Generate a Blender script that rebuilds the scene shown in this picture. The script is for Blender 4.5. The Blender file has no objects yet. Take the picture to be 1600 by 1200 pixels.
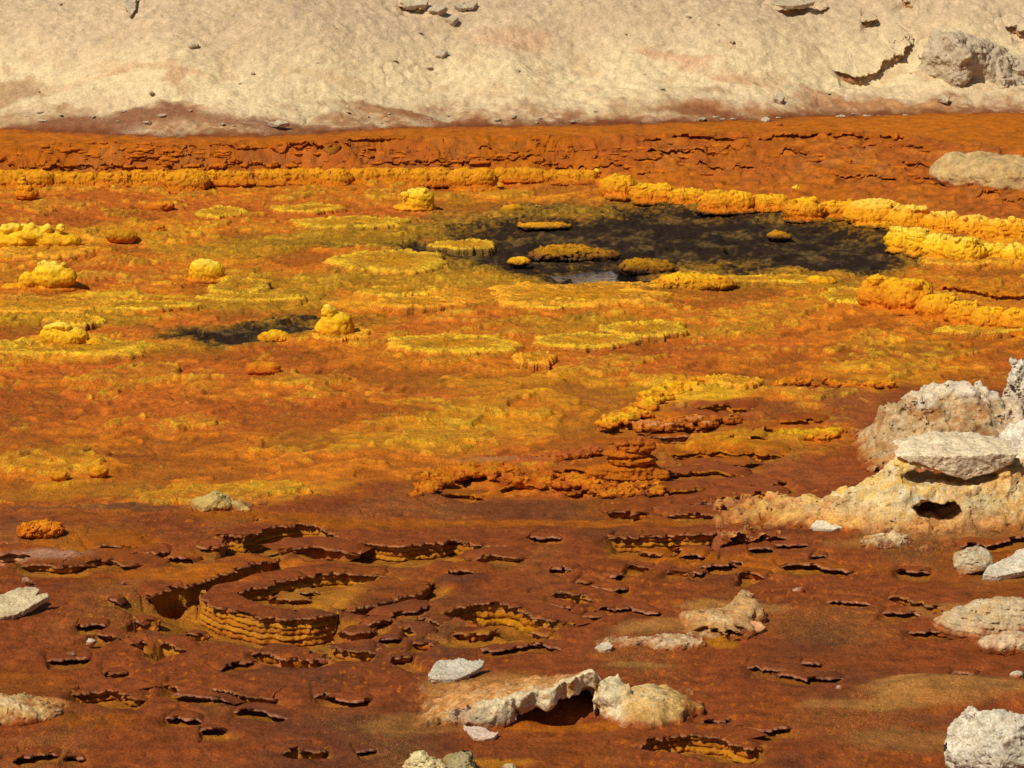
import bpy, math, random
import numpy as np
random.seed(7)
rng = np.random.default_rng(11)
S = bpy.context.scene
COL = S.collection
R = math.radians
f32 = np.float32

# ------------------------------------------------------------------ camera, sky, sun, exposure
CAM_Z, PITCH, HF = 6.0, R(12.0), R(9.3)
cam_d = bpy.data.cameras.new('camera')
cam_d.sensor_width = 36.0
cam_d.lens = 18.0 / math.tan(HF)
cam_d.clip_start, cam_d.clip_end = 0.1, 3000.0
cam = bpy.data.objects.new('camera', cam_d)
cam.location = (0, 0, CAM_Z)
cam.rotation_euler = (R(90) - PITCH, 0, 0)
COL.objects.link(cam)
S.camera = cam

SUN_DIR = np.array([-0.44, -0.48, 0.76]); SUN_DIR /= np.linalg.norm(SUN_DIR)
SUN_EL = math.asin(SUN_DIR[2])
w = bpy.data.worlds.new('World'); S.world = w; w.use_nodes = True
nt = w.node_tree; bg = nt.nodes['Background']
sky = nt.nodes.new('ShaderNodeTexSky'); sky.sky_type = 'NISHITA'; sky.sun_disc = False
sky.sun_elevation = SUN_EL
sky.sun_rotation = math.atan2(SUN_DIR[0], SUN_DIR[1])
nt.links.new(sky.outputs[0], bg.inputs[0]); bg.inputs[1].default_value = 0.055
sun_d = bpy.data.lights.new('sun', 'SUN'); sun_d.energy = 4.6; sun_d.angle = R(0.5); sun_d.color = (1.0, 0.95, 0.86)
sun = bpy.data.objects.new('sun', sun_d); COL.objects.link(sun)
from mathutils import Vector
sun.rotation_euler = Vector(SUN_DIR).to_track_quat('Z', 'Y').to_euler()
S.view_settings.view_transform = 'Standard'; S.view_settings.look = 'None'
S.view_settings.exposure = 0.0; S.view_settings.gamma = 1.0

# ------------------------------------------------------------------ noise
_perm = rng.permutation(256).astype(np.int32); _perm = np.concatenate([_perm, _perm, _perm])
_ang = rng.random(256) * 2 * math.pi
_gx, _gy = np.cos(_ang).astype(f32), np.sin(_ang).astype(f32)
_g3 = rng.normal(size=(256, 3)); _g3 = (_g3 / np.linalg.norm(_g3, axis=1)[:, None]).astype(f32)
def fade(t): return t * t * t * (t * (t * 6 - 15) + 10)
def pn(x, y, seed=0):
    x = np.asarray(x, f32) + f32(seed * 17.31); y = np.asarray(y, f32) + f32(seed * 9.77)
    xi = np.floor(x); yi = np.floor(y); xf = x - xi; yf = y - yi
    a = xi.astype(np.int32) & 255; b = yi.astype(np.int32) & 255
    a1 = (a + 1) & 255; b1 = (b + 1) & 255
    pa, pb = _perm[a], _perm[a1]
    u, v = fade(xf), fade(yf)
    def g(h, dx, dy): return _gx[h] * dx + _gy[h] * dy
    n0 = g(_perm[pa + b], xf, yf); n1 = g(_perm[pb + b], xf - 1, yf)
    m0 = g(_perm[pa + b1], xf, yf - 1); m1 = g(_perm[pb + b1], xf - 1, yf - 1)
    n0 = n0 + u * (n1 - n0); m0 = m0 + u * (m1 - m0)
    return (n0 + v * (m0 - n0)) * f32(1.5)
def fbm(x, y, seed=0, o=4, gain=0.5):
    s = 0; a = 1.0
    for i in range(o):
        s = s + a * pn(np.asarray(x) * 2 ** i, np.asarray(y) * 2 ** i, seed + i); a *= gain
    return s
def pn3(x, y, z, seed=0):
    x = np.asarray(x, f32) + f32(seed * 17.31); y = np.asarray(y, f32) + f32(seed * 9.77); z = np.asarray(z, f32) + f32(seed * 5.13)
    xi, yi, zi = np.floor(x), np.floor(y), np.floor(z); xf, yf, zf = x - xi, y - yi, z - zi
    a = xi.astype(np.int32) & 255; b = yi.astype(np.int32) & 255; c = zi.astype(np.int32) & 255
    a1, b1, c1 = (a + 1) & 255, (b + 1) & 255, (c + 1) & 255
    u, v, t = fade(xf), fade(yf), fade(zf)
    def g(i, j, k, dx, dy, dz):
        h = _g3[_perm[_perm[_perm[i] + j] + k]]
        return h[..., 0] * dx + h[..., 1] * dy + h[..., 2] * dz
    def lerp(p, q, r): return p + r * (q - p)
    l0 = lerp(lerp(g(a, b, c, xf, yf, zf), g(a1, b, c, xf - 1, yf, zf), u), lerp(g(a, b1, c, xf, yf - 1, zf), g(a1, b1, c, xf - 1, yf - 1, zf), u), v)
    l1 = lerp(lerp(g(a, b, c1, xf, yf, zf - 1), g(a1, b, c1, xf - 1, yf, zf - 1), u), lerp(g(a, b1, c1, xf, yf - 1, zf - 1), g(a1, b1, c1, xf - 1, yf - 1, zf - 1), u), v)
    return lerp(l0, l1, t) * f32(1.5)
def fbm3(x, y, z, seed=0, o=3, gain=0.5):
    s = 0; a = 1.0
    for i in range(o):
        s = s + a * pn3(x * 2 ** i, y * 2 ** i, z * 2 ** i, seed + i); a *= gain
    return s
def sst(a, b, x):
    t = np.clip((x - a) / (b - a), 0, 1); return t * t * (3 - 2 * t)
def mix(a, b, t):
    t = np.asarray(t)[..., None]; return a * (1 - t) + b * t

# ------------------------------------------------------------------ photo pixel -> point on the ground
TH = math.tan(HF); CP, SP = math.cos(PITCH), math.sin(PITCH)
def ray(px, py):
    nx = (px - 800) / 800 * TH; ny = (600 - py) / 800 * TH
    return np.array([nx, ny * SP + CP, ny * CP - SP])
def P(px, py, z=0.0):
    d = ray(px, py); t = (z - CAM_Z) / d[2]
    return np.array([d[0] * t, d[1] * t, z])
_TY = np.concatenate([np.arange(14, 62, .02)])
def G(px, py, hf=None):
    """first point where the sight line of a photo pixel meets the land"""
    d = ray(px, py); X = d[0] / d[1] * _TY; Z = CAM_Z + d[2] / d[1] * _TY
    g = (hf or base_h)(X, _TY) - Z; i = int(np.argmax(g > 0)); i = max(i, 1)
    t = float(g[i - 1] / (g[i - 1] - g[i])) if g[i] > 0 else 0.
    yv = _TY[i - 1] + .02 * t
    return np.array([d[0] / d[1] * yv, yv, CAM_Z + d[2] / d[1] * yv])
def mpp(p): return float(math.sqrt(p[0] ** 2 + p[1] ** 2 + (CAM_Z - p[2]) ** 2)) * TH / 800   # metres per photo pixel there
def ell(cx, cy, rx, ry, z=0.0):
    c = P(cx, cy, z); a = P(cx + rx, cy, z); n = P(cx, cy - ry, z); m = P(cx, cy + ry, z)
    return c[0], (n[1] + m[1]) / 2, abs(a[0] - c[0]), (n[1] - m[1]) / 2

# ------------------------------------------------------------------ colours (linear albedo)
C_ = lambda *a: np.array(a, f32)
BR = C_(.238, .056, .0112); BRD = C_(.150, .042, .013); RO = C_(.44, .088, .008); OR = C_(.54, .142, .006)
YO = C_(.66, .265, .008); OL = C_(.37, .165, .006); YE = C_(.78, .44, .012); PY = C_(.80, .58, .075)
DK = C_(.022, .0115, .006); TAN = C_(.60, .45, .27); CRM = C_(.62, .48, .26); SAL = C_(.50, .24, .10); PNK = C_(.58, .30, .17)
WHT = C_(.65, .545, .375); SAND = C_(.37, .152, .034); RI = C_(.38, .14, .012)

# ------------------------------------------------------------------ mesh helpers
def mk(name, V, F, C=None, mat=None, parent=None, loc=None, smooth=True):
    V = np.asarray(V, f32); F = np.asarray(F, np.int32)
    me = bpy.data.meshes.new(name)
    me.vertices.add(len(V))
    if loc is None: loc = V.mean(0) if parent is None else np.zeros(3)
    me.vertices.foreach_set('co', (V - np.asarray(loc, f32)).ravel())
    k = F.shape[1]
    me.loops.add(F.size); me.loops.foreach_set('vertex_index', F.ravel())
    me.polygons.add(len(F)); me.polygons.foreach_set('loop_start', np.arange(0, F.size, k, dtype=np.int32))
    me.polygons.foreach_set('use_smooth', np.full(len(F), smooth))
    me.update(calc_edges=True)
    if C is not None:
        C = np.asarray(C, f32)
        if C.shape[1] == 3: C = np.concatenate([C, np.zeros((len(C), 1), f32)], 1)
        at = me.color_attributes.new('Col', 'FLOAT_COLOR', 'POINT'); at.data.foreach_set('color', C.ravel())
    if mat: me.materials.append(mat)
    o = bpy.data.objects.new(name, me); COL.objects.link(o)
    if parent is not None: o.parent = parent
    o.location = loc
    return o
def gridF(n, m):
    i = np.arange(n * m, dtype=np.int32).reshape(n, m)
    return np.stack([i[:-1, :-1], i[:-1, 1:], i[1:, 1:], i[1:, :-1]], -1).reshape(-1, 4)
def empty(name, loc):
    o = bpy.data.objects.new(name, None); o.location = loc; o.empty_display_size = .1; COL.objects.link(o); return o
def tag(o, label=None, cat=None, group=None, kind=None):
    if label: o['label'] = label
    if cat: o['category'] = cat
    if group: o['group'] = group
    if kind: o['kind'] = kind
    return o

# ------------------------------------------------------------------ materials
def ground_mat(name, grain=70., bump=.55, bscale=55., rough=.8, speck=(.86, .62, .13), contrast=.35, spec=.08, dark=.8):
    m = bpy.data.materials.new(name); m.use_nodes = True
    t = m.node_tree; N = t.nodes; L = t.links; b = N['Principled BSDF']
    b.inputs['Roughness'].default_value = rough
    b.inputs['Specular IOR Level'].default_value = spec
    at = N.new('ShaderNodeAttribute'); at.attribute_name = 'Col'
    geo = N.new('ShaderNodeNewGeometry')
    def noise(sc, det, ro=.6):
        n = N.new('ShaderNodeTexNoise'); n.inputs['Scale'].default_value = sc; n.inputs['Detail'].default_value = det; n.inputs['Roughness'].default_value = ro
        L.new(geo.outputs['Position'], n.inputs['Vector']); return n.outputs['Fac']
    def rmap(x, a, bb, c, d):
        r = N.new('ShaderNodeMapRange'); r.inputs[1].default_value = a; r.inputs[2].default_value = bb; r.inputs[3].default_value = c; r.inputs[4].default_value = d
        L.new(x, r.inputs[0]); return r.outputs[0]
    def mth(op, x, y):
        q = N.new('ShaderNodeMath'); q.operation = op
        for i, s in enumerate((x, y)):
            if hasattr(s, 'links'): L.new(s, q.inputs[i])
            else: q.inputs[i].default_value = s
        return q.outputs[0]
    g1 = rmap(noise(7, 5), .3, .7, 1 - contrast * .7, 1 + contrast * .7)
    g2 = rmap(noise(grain, 4, .7), .3, .7, 1 - contrast, 1 + contrast)
    f = mth('MULTIPLY', g1, g2)
    f = mth('MULTIPLY', f, rmap(noise(grain * 1.35, 2, .7), .335, .40, dark, 1))  # dark specks: shade of tiny pits painted into the colour
    mul = N.new('ShaderNodeVectorMath'); mul.operation = 'SCALE'
    L.new(at.outputs['Color'], mul.inputs[0]); L.new(f, mul.inputs['Scale'])
    sp = rmap(noise(grain * 1.6, 2, .8), .56, .66, 0, 1)
    sp = mth('MULTIPLY', sp, at.outputs['Alpha'])
    mx = N.new('ShaderNodeMix'); mx.data_type = 'RGBA'
    L.new(sp, mx.inputs['Factor']); L.new(mul.outputs[0], mx.inputs['A']); mx.inputs['B'].default_value = (*speck, 1)
    L.new(mx.outputs['Result'], b.inputs['Base Color'])
    bn = N.new('ShaderNodeBump'); bn.inputs['Strength'].default_value = bump; bn.inputs['Distance'].default_value = .02
    h = mth('ADD', noise(bscale, 6, .7), mth('MULTIPLY', noise(bscale * .22, 3), 1.2))
    L.new(h, bn.inputs['Height']); L.new(bn.outputs[0], b.inputs['Normal'])
    rr = rmap(noise(bscale * 2, 2), .35, .65, rough - .12, min(1, rough + .12)); L.new(rr, b.inputs['Roughness'])
    return m
M_GROUND = ground_mat('salt_crust', grain=75, bump=.8, bscale=52, contrast=.5, dark=.55)
M_MOUND = ground_mat('sulphur_salt', grain=60, bump=.55, bscale=60, rough=.75, contrast=.26)
M_ROCK = ground_mat('weathered_salt', grain=70, bump=.5, bscale=70, rough=.9, contrast=.38, speck=(.70, .62, .47))
M_HILL = ground_mat('dry_slope', grain=34, bump=.9, bscale=24, rough=.95, contrast=.22, dark=.8, speck=(.82, .74, .56))
M_LEDGE = ground_mat('layered_crust', grain=70, bump=.8, bscale=55, rough=.7, contrast=.3)
mw = bpy.data.materials.new('brine'); mw.use_nodes = True
b_ = mw.node_tree.nodes['Principled BSDF']
b_.inputs['Base Color'].default_value = (.012, .009, .007, 1); b_.inputs['Roughness'].default_value = .05; b_.inputs['IOR'].default_value = 1.8
n_ = mw.node_tree.nodes.new('ShaderNodeTexNoise'); n_.inputs['Scale'].default_value = 9; n_.inputs['Detail'].default_value = 3
g_ = mw.node_tree.nodes.new('ShaderNodeNewGeometry'); mw.node_tree.links.new(g_.outputs['Position'], n_.inputs['Vector'])
bu = mw.node_tree.nodes.new('ShaderNodeBump'); bu.inputs['Strength'].default_value = .35; bu.inputs['Distance'].default_value = .02
mw.node_tree.links.new(n_.outputs['Fac'], bu.inputs['Height']); mw.node_tree.links.new(bu.outputs[0], b_.inputs['Normal'])
# ------------------------------------------------------------------ the lie of the land
H_BANK = 0.5
def pline(pts, z):
    q = np.array([P(x, y, z) for x, y in pts]); o = np.argsort(q[:, 0]); q = q[o]
    e0, e1 = q[0].copy(), q[-1].copy(); e0[0] -= 60; e1[0] += 60
    return np.vstack([[e0], q, [e1]])
FOOT = pline([(-60, 292), (100, 292), (300, 290), (500, 286), (760, 288), (900, 283), (1000, 300), (1100, 318), (1240, 333), (1340, 345), (1400, 362), (1480, 392), (1600, 400), (1680, 405)], 0)
CREST = pline([(-60, 226), (200, 230), (300, 226), (500, 220), (640, 216), (900, 212), (1100, 208), (1300, 206), (1420, 212), (1500, 222), (1680, 235)], H_BANK)
SHORE = pline([(-120, 203), (0, 204), (120, 209), (250, 213), (400, 213), (500, 209), (600, 203), (700, 198), (800, 197), (900, 193), (1000, 193), (1100, 190), (1200, 188), (1300, 182), (1450, 179), (1600, 178), (1720, 178)], H_BANK)
yfoot = lambda x: np.interp(x, FOOT[:, 0], FOOT[:, 1])
ycrest = lambda x: np.interp(x, CREST[:, 0], CREST[:, 1])
yshore = lambda x: np.interp(x, SHORE[:, 0], SHORE[:, 1])
# gentle swells: photo px ellipse, height
SWELL = [(1500, 1085, 190, 30, .10), (1580, 1110, 120, 20, .05), (860, 1085, 190, 45, .05), (1550, 800, 300, 60, .10), (1560, 480, 190, 36, .10), (1585, 455, 130, 14, .08),
         (60, 1110, 90, 22, .05), (1070, 985, 170, 30, .05), (1560, 960, 140, 30, .05), (100, 720, 190, 22, .05), (300, 690, 180, 14, .03), (1130, 640, 190, 55, .05),
         (860, 735, 190, 22, .05), (130, 840, 190, 26, .05), (330, 850, 160, 18, .03), (880, 1120, 62, 13, -.10), (0, 480, 130, 20, .04), (60, 395, 110, 20, .04), (1000, 500, 200, 30, .025), (500, 640, 260, 16, .025)]
SW = [(*ell(a, b, c, d), h) for a, b, c, d, h in SWELL]
DARK = [(1060, 376, 350, 50), (860, 392, 190, 34), (1290, 396, 160, 26), (610, 386, 60, 9), (950, 424, 110, 13), (700, 392, 110, 14)]
DKE = [ell(*a) for a in DARK]
DARK2 = [ell(345, 517, 130, 19), ell(440, 520, 90, 16)]
def emask(x, y, E, wx=None, wy=None):
    cx, cy, rx, ry = E
    return np.sqrt(((x + (0 if wx is None else wx) - cx) / rx) ** 2 + ((y + (0 if wy is None else wy) - cy) / ry) ** 2)
def smin(a, b, k):
    h = np.clip(.5 + .5 * (b - a) / k, 0, 1); return b + (a - b) * h - k * h * (1 - h)
def dark_d(x, y, which):
    wx = .8 * pn(x * .8, y * .6, 31) + .25 * pn(x * 3, y * 2.5, 35); wy = .7 * pn(x * .9, y * .6, 32) + .25 * pn(x * 3.2, y * 2.6, 33)
    d = None
    for E in which:
        e = emask(x, y, E, wx, wy); d = e if d is None else np.minimum(d, e)
    if which is DKE:
        for E in POOLS: d = np.minimum(d, .62 * emask(x, y, E))
    return d
def base_h(x, y):
    x = np.asarray(x, f32); y = np.asarray(y, f32)
    z = .028 * fbm(x * .35, y * .35, 3, 2)
    f, c = yfoot(x), ycrest(x)
    t = np.clip((y - f + .15 * pn(x * 1.3, y * .9, 41)) / np.maximum(c - f, .5), 0, 1)
    n = 9; tt = t * n + .35 * pn(x * .9, y * .7, 42); fl = np.floor(tt); fr = tt - fl
    st = (fl + sst(.0, .2, fr)) / n
    z = z + H_BANK * np.clip(np.where(t <= 0, 0, np.where(t >= 1, 1, .25 * t + .75 * np.clip(st, 0, 1))), 0, 1)
    for cx, cy, rx, ry, h in SW:
        z = z + h * np.exp(-1.5 * (((x - cx) / rx) ** 2 + ((y - cy) / ry) ** 2))
    return z
# ---- brown zone boundary
BB = pline([(-80, 800), (100, 792), (250, 785), (420, 790), (560, 775), (680, 765), (760, 775), (900, 772), (1020, 755), (1120, 700), (1280, 700), (1340, 665), (1400, 625), (1500, 600), (1700, 590)], 0)
ybb = lambda x: np.interp(x, BB[:, 0], BB[:, 1])
# ---- patches of differently coloured crust: px ellipse, colour, strength
PATCH = [
 # upper left flats: red orange with olive
 ((200, 320, 330, 22), RO, .75), ((120, 345, 170, 14), RO * .8, .6), ((520, 310, 180, 14), OR * .8, .6), ((560, 335, 90, 8), RO, .6), ((700, 318, 90, 12), OL, .6),
 ((900, 305, 160, 10), YO * .8, .5), ((1000, 303, 90, 5), RO * 1.2, .6), ((860, 330, 130, 12), OL * .7, .8),
 ((350, 390, 150, 14), OL, .7), ((540, 384, 150, 11), OL * .30, .9), ((480, 375, 190, 16), OL * .85, .7), ((620, 360, 170, 14), OL, .8), ((700, 430, 200, 30), OL, .75),
 ((90, 370, 170, 22), YO * .85, .6), ((180, 430, 130, 12), RO, .6), ((290, 460, 170, 16), OR, .6), ((180, 465, 120, 5), YE, .5), ((420, 470, 160, 26), OL, .8), ((480, 440, 140, 16), OL * .85, .7),
 ((90, 500, 150, 20), OL, .8), ((110, 545, 190, 18), YO, .7), ((250, 545, 160, 9), OL, .6), ((540, 500, 160, 14), OL * .9, .6), ((650, 470, 110, 14), YO * .9, .6),
 ((800, 440, 130, 10), OL, .7), ((1080, 440, 140, 15), YO * .9, .6), ((1180, 445, 250, 8), OL * .9, .7), ((1230, 425, 230, 8), YO * .8, .5), ((1120, 478, 170, 10), RO, .55), ((1300, 490, 300, 22), OR, .7),
 ((1060, 500, 60, 5), RO * 1.25, .7), ((730, 505, 120, 9), RO, .6), ((900, 505, 160, 9), OL, .6), ((1000, 520, 230, 14), OL, .5), ((1050, 545, 220, 8), RO * .75, .6), ((1400, 550, 120, 12), RO * .62, .65), ((1150, 580, 50, 6), RO * .5, .7),
 ((200, 580, 260, 16), RO, .8), ((420, 590, 160, 14), RO * .9, .6), ((600, 570, 240, 8), OR, .5), ((100, 620, 220, 20), RO, .75), ((330, 640, 260, 16), RO * .9, .6), ((640, 645, 60, 8), RO * .55, .6), ((620, 615, 240, 12), RO * 1.0, .6),
 ((700, 560, 130, 14), OR, .5), ((820, 600, 220, 20), mix(OL, YO, .5), .45), ((800, 660, 220, 22), YO * .8, .5), ((560, 690, 230, 22), YO * .75, .6), ((300, 760, 260, 16), YO * .9, .6), ((130, 690, 220, 12), OR, .5), ((130, 715, 150, 9), RO * .6, .6),
 ((100, 760, 190, 16), YO * .85, .6), ((650, 735, 190, 22), OR, .6), ((180, 660, 260, 18), RO * 1.05, .5), ((450, 720, 200, 14), OR, .6), ((420, 640, 200, 12), RO, .5), ((780, 720, 100, 8), SAL * .7, .4), ((950, 620, 160, 30), YO * .85, .5), ((1080, 610, 120, 20), YE * .9, .5), ((1200, 590, 220, 8), YO, .6),
 ((1150, 640, 140, 14), BR * 1.1, .8), ((1230, 610, 120, 10), BR * 1.4, .5), ((1180, 685, 140, 14), YO * .8, .6), ((1090, 710, 130, 14), OR * .8, .7), ((1220, 740, 240, 30), BR * 1.15, .9), ((1340, 640, 60, 40), BR * 1.15, .9), ((980, 700, 110, 26), OR, .5), ((850, 745, 160, 14), OR * .8, .6),
 # brown belt
 ((150, 795, 170, 8), BRD * 1.2, .9), ((420, 810, 180, 10), OR * .65, .6), ((560, 815, 260, 9), OR * .6, .6), ((800, 790, 130, 16), BRD * 1.1, .7), ((900, 815, 260, 8), OR * .7, .7), ((1150, 815, 180, 10), OR * .62, .6), ((1500, 845, 190, 12), BR * 1.2, .6),
 ((140, 850, 150, 20), OR * .62, .7), ((290, 895, 110, 16), OR * .75, .8), ((60, 900, 150, 14), RO * .6, .6), ((400, 870, 160, 8), OR * .75, .6), ((70, 870, 90, 9), PNK * .8, .6),
 ((500, 925, 90, 20), RI, .9), ((1080, 870, 140, 16), OR * .72, .8), ((1250, 885, 160, 9), OR * .6, .6), ((720, 905, 50, 10), BRD, .9), ((460, 1042, 90, 14), BRD, .95),
 ((100, 1040, 70, 14), BR * .9, .4), ((150, 1130, 80, 14), OR * .5, .6), ((780, 995, 90, 12), YO * .62, .7), ((760, 1075, 130, 26), SAND, .75), ((680, 1130, 110, 22), SAND * .75, .6), ((860, 1140, 120, 12), OR * .75, .7), ((1000, 1040, 60, 6), SAND * .8, .7),
 ((1480, 1085, 160, 18), SAND, .85), ((1420, 1105, 170, 12), SAND * .9, .7), ((1560, 1070, 110, 8), SAND * .7, .5), ((1500, 1128, 80, 9), BRD * 1.2, .8), ((1440, 1160, 110, 22), SAND * .8, .6), ((1250, 1160, 130, 20), BR * 1.1, .4),
 ((1130, 950, 90, 12), SAND, .75), ((1050, 990, 110, 12), SAND * .9, .7), ((1130, 1010, 30, 9), YO * .6, .6), ((60, 1105, 60, 14), SAND * 1.3, .8), ((1480, 840, 160, 12), SAND * .8, .7), ((1340, 850, 70, 9), SAND * .8, .6), ((1230, 806, 120, 9), YO * .8, .7), ((1560, 900, 90, 16), SAND * .8, .5), ((1530, 960, 110, 16), SAND * 1.1, .6),
 ((750, 1195, 90, 8), YO * .7, .5), ((340, 790, 60, 10), SAND, .5),
]
PE = [(ell(*e), c, s) for e, c, s in PATCH]
def terr(x, y):
    """contour-like micro terraces of the flats: level index, fraction"""
    n = fbm(x * .55 + .3 * pn(x * 2, y * 2, 8), y * .55, 5, 3, .45) * 2.4 + .10 * pn(x * 4, y * 4, 9)
    fl = np.floor(n); return fl, n - fl
def shelf(x, y):
    """thin broken crust plates lying on the flats"""
    w_ = .25 * pn(x * 2.5, y * 2.5, 21)
    q = fbm(x * .75 + w_, y * .9 + w_, 22, 4, .55) + .06 * pn(x * 12, y * 12, 23)
    return q - .26 - .30 * sst(32, 26, y)
def zone(x, y):
    """0 on the bright flats, 1 on the brown foreground crust"""
    n = .95 * fbm(x * .45, y * .4, 51, 4)
    return 1 - sst(-.45, .45, y - ybb(x) + n)
def ground_col(x, y):
    x = np.asarray(x, f32); y = np.asarray(y, f32)
    n1 = fbm(x * .45, y * .35, 61, 4); n2 = fbm(x * 1.6, y * 1.2, 62, 4); n3 = pn(x * 4, y * 3.2, 63); n4 = pn(x * 13, y * 9, 64); n5 = pn(x * 30, y * 16, 65)
    c = mix(OR * .92 + 0 * x[..., None], RO, .75 * sst(-.05, .7, n1 + .3 * n2 + .12 * n4)); c = mix(c, mix(OL, OR, .5), .5 * sst(-.15, -.8, n1 + .35 * n2 + .15 * n4 + .1 * n5)); c = mix(c, YO * .85, .45 * sst(.3, .9, n2 + .3 * n4 - .4 * n1))
    sp = .35 * np.ones_like(x)
    fl, fr = terr(x, y)
    wx = .35 * n2 + .12 * n3; wy = .5 * fbm(x * 1.3, y * 1.1, 66, 3) + .12 * n3
    z = zone(x, y)
    br = mix(BR + 0 * x[..., None], BRD, sst(.0, .8, n1 + .4 * n2)); br = mix(br, OR * .5, .55 * sst(.1, .9, fbm(x * .7, y * .5, 67, 4) + .15 * n4)); br = br * (1 + .09 * n4 + .13 * n5 + .10 * n3)[..., None]
    fk = sst(.38, .55, pn(x * 26, y * 9, 68)) * sst(.0, .6, fbm(x * .8, y * .6, 57, 3) + .25 * sst(0, 3, x)); br = mix(br, OR * .8, .75 * fk)
    c = mix(c, br, z)
    for (cx, cy, rx, ry), pc, s in PE:
        m = (np.abs(x - cx) < rx * 1.6 + 1.0) & (np.abs(y - cy) < ry * 1.6 + 1.2)
        if not m.any(): continue
        e = np.sqrt(((x[m] + wx[m] * min(1, rx) - cx) / rx) ** 2 + ((y[m] + wy[m] * min(1, ry) - cy) / ry) ** 2)
        c[m] = mix(c[m], pc, min(1, s * 1.15) * (1 - sst(.6, 1.12, e + .12 * n4[m])))
    # terrace levels differ in tint, rims are yellow
    hsh = np.sin(fl * 12.9898) * 43758.5453; hsh = hsh - np.floor(hsh)
    fz = (1 - z)
    far = .55 + .45 * sst(25, 32, y); lum = 1.02 + far * (.12 * hsh + .13 * n2 + .10 * n3 + .16 * n4 + .17 * n5)
    c = c * mix(np.ones_like(c), (lum[..., None] * np.ones(3, f32)), fz * .9)
    rim = sst(.62, .9, fr) * (1 - sst(.95, 1.0, fr)) * sst(-.1, .5, n2 + .3) * fz
    rim = rim * sst(-.1, .5, n4 + n5 + .5 * n3); c = mix(c, YE * .75, .5 * rim)
    qs = shelf(x, y); on = sst(0, .05, qs) * fz; rm = on * (1 - sst(.06, .26, qs + .06 * n5))
    c = mix(c, OL * 1.1, .3 * on); c = mix(c, YE * .85, .5 * rm * sst(-.5, .4, n4 + n5 + n3)); rim = np.maximum(rim, rm * .8)
    pit = sst(-.52, -.72, qs) * fz; c = mix(c, RO * .55, .6 * pit)
    sp = sp * fz + .5 * rim + .38 * z * sst(.1, .8, pn(x * 1.4, y * .9, 69) + .2)
    # dark wet ground
    for which, k in ((DKE, 1.0), (DARK2, 1.0)):
        d = dark_d(x, y, which)
        m = 1 - sst(.78, 1.14, d + .16 * n2 + .12 * n3 + .20 * n4 + .18 * n5)
        edge = np.exp(-((d - 1.15) / .16) ** 2) * sst(-.4, .5, n4 + n5)
        c = mix(c, OL * .36, .85 * (1 - sst(1.0, 1.55, d + .2 * n2 + .15 * n4 + .1 * n5))); c = mix(c, OL * .8, .5 * edge)
        dk = mix(DK * 1.2 + 0 * c, C_(.11, .058, .018), sst(.0, .8, .7 * n2 + .4 * n3 + .8 * n4))
        dk = mix(dk, OL * .45, .8 * sst(.35, .7, n5 + .6 * n4 + .3 * n2) * sst(.45, .95, d))
        c = mix(c, dk, m * k); sp = sp * (1 - m) + m * .30 * sst(-.2, .7, n3 + n2) + .6 * edge * (1 - m)
    # bank behind: rusty orange, yellower at its foot
    f = yfoot(x); cr = ycrest(x)
    t = np.clip((y - f) / np.maximum(cr - f, .5), -.3, 1.5)
    bk = mix(C_(.36, .088, .010) + 0 * c, OR * .72, sst(-.5, .6, n1 + n2)); bk = mix(bk, C_(.30, .105, .03), .45 * sst(.3, .9, n2 + .4) * sst(.2, .5, t) * (1 - sst(.8, 1., t)))
    bk = mix(bk, OR * .9, .45 * sst(.05, .2, pn(x * 5, y * 3.2, 55)) * sst(.0, .6, n2 + .3)); bk = mix(bk, OR * .80, sst(.9, 1.05, t)); bk = mix(bk, YO * .95, (1 - sst(.02, .16, t + .08 * n2)))
    c = mix(c, bk, sst(-.02, .02, t)); sp = sp * (1 - .7 * sst(-.02, .02, t))
    # shore stain
    s = y - yshore(x)
    c = mix(c, BR * 1.1, .7 * sst(-.35, .1, s + .25 * n2))
    return np.concatenate([np.clip(c, 0.004, .9), np.clip(sp, 0, 1)[..., None]], -1)
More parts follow.
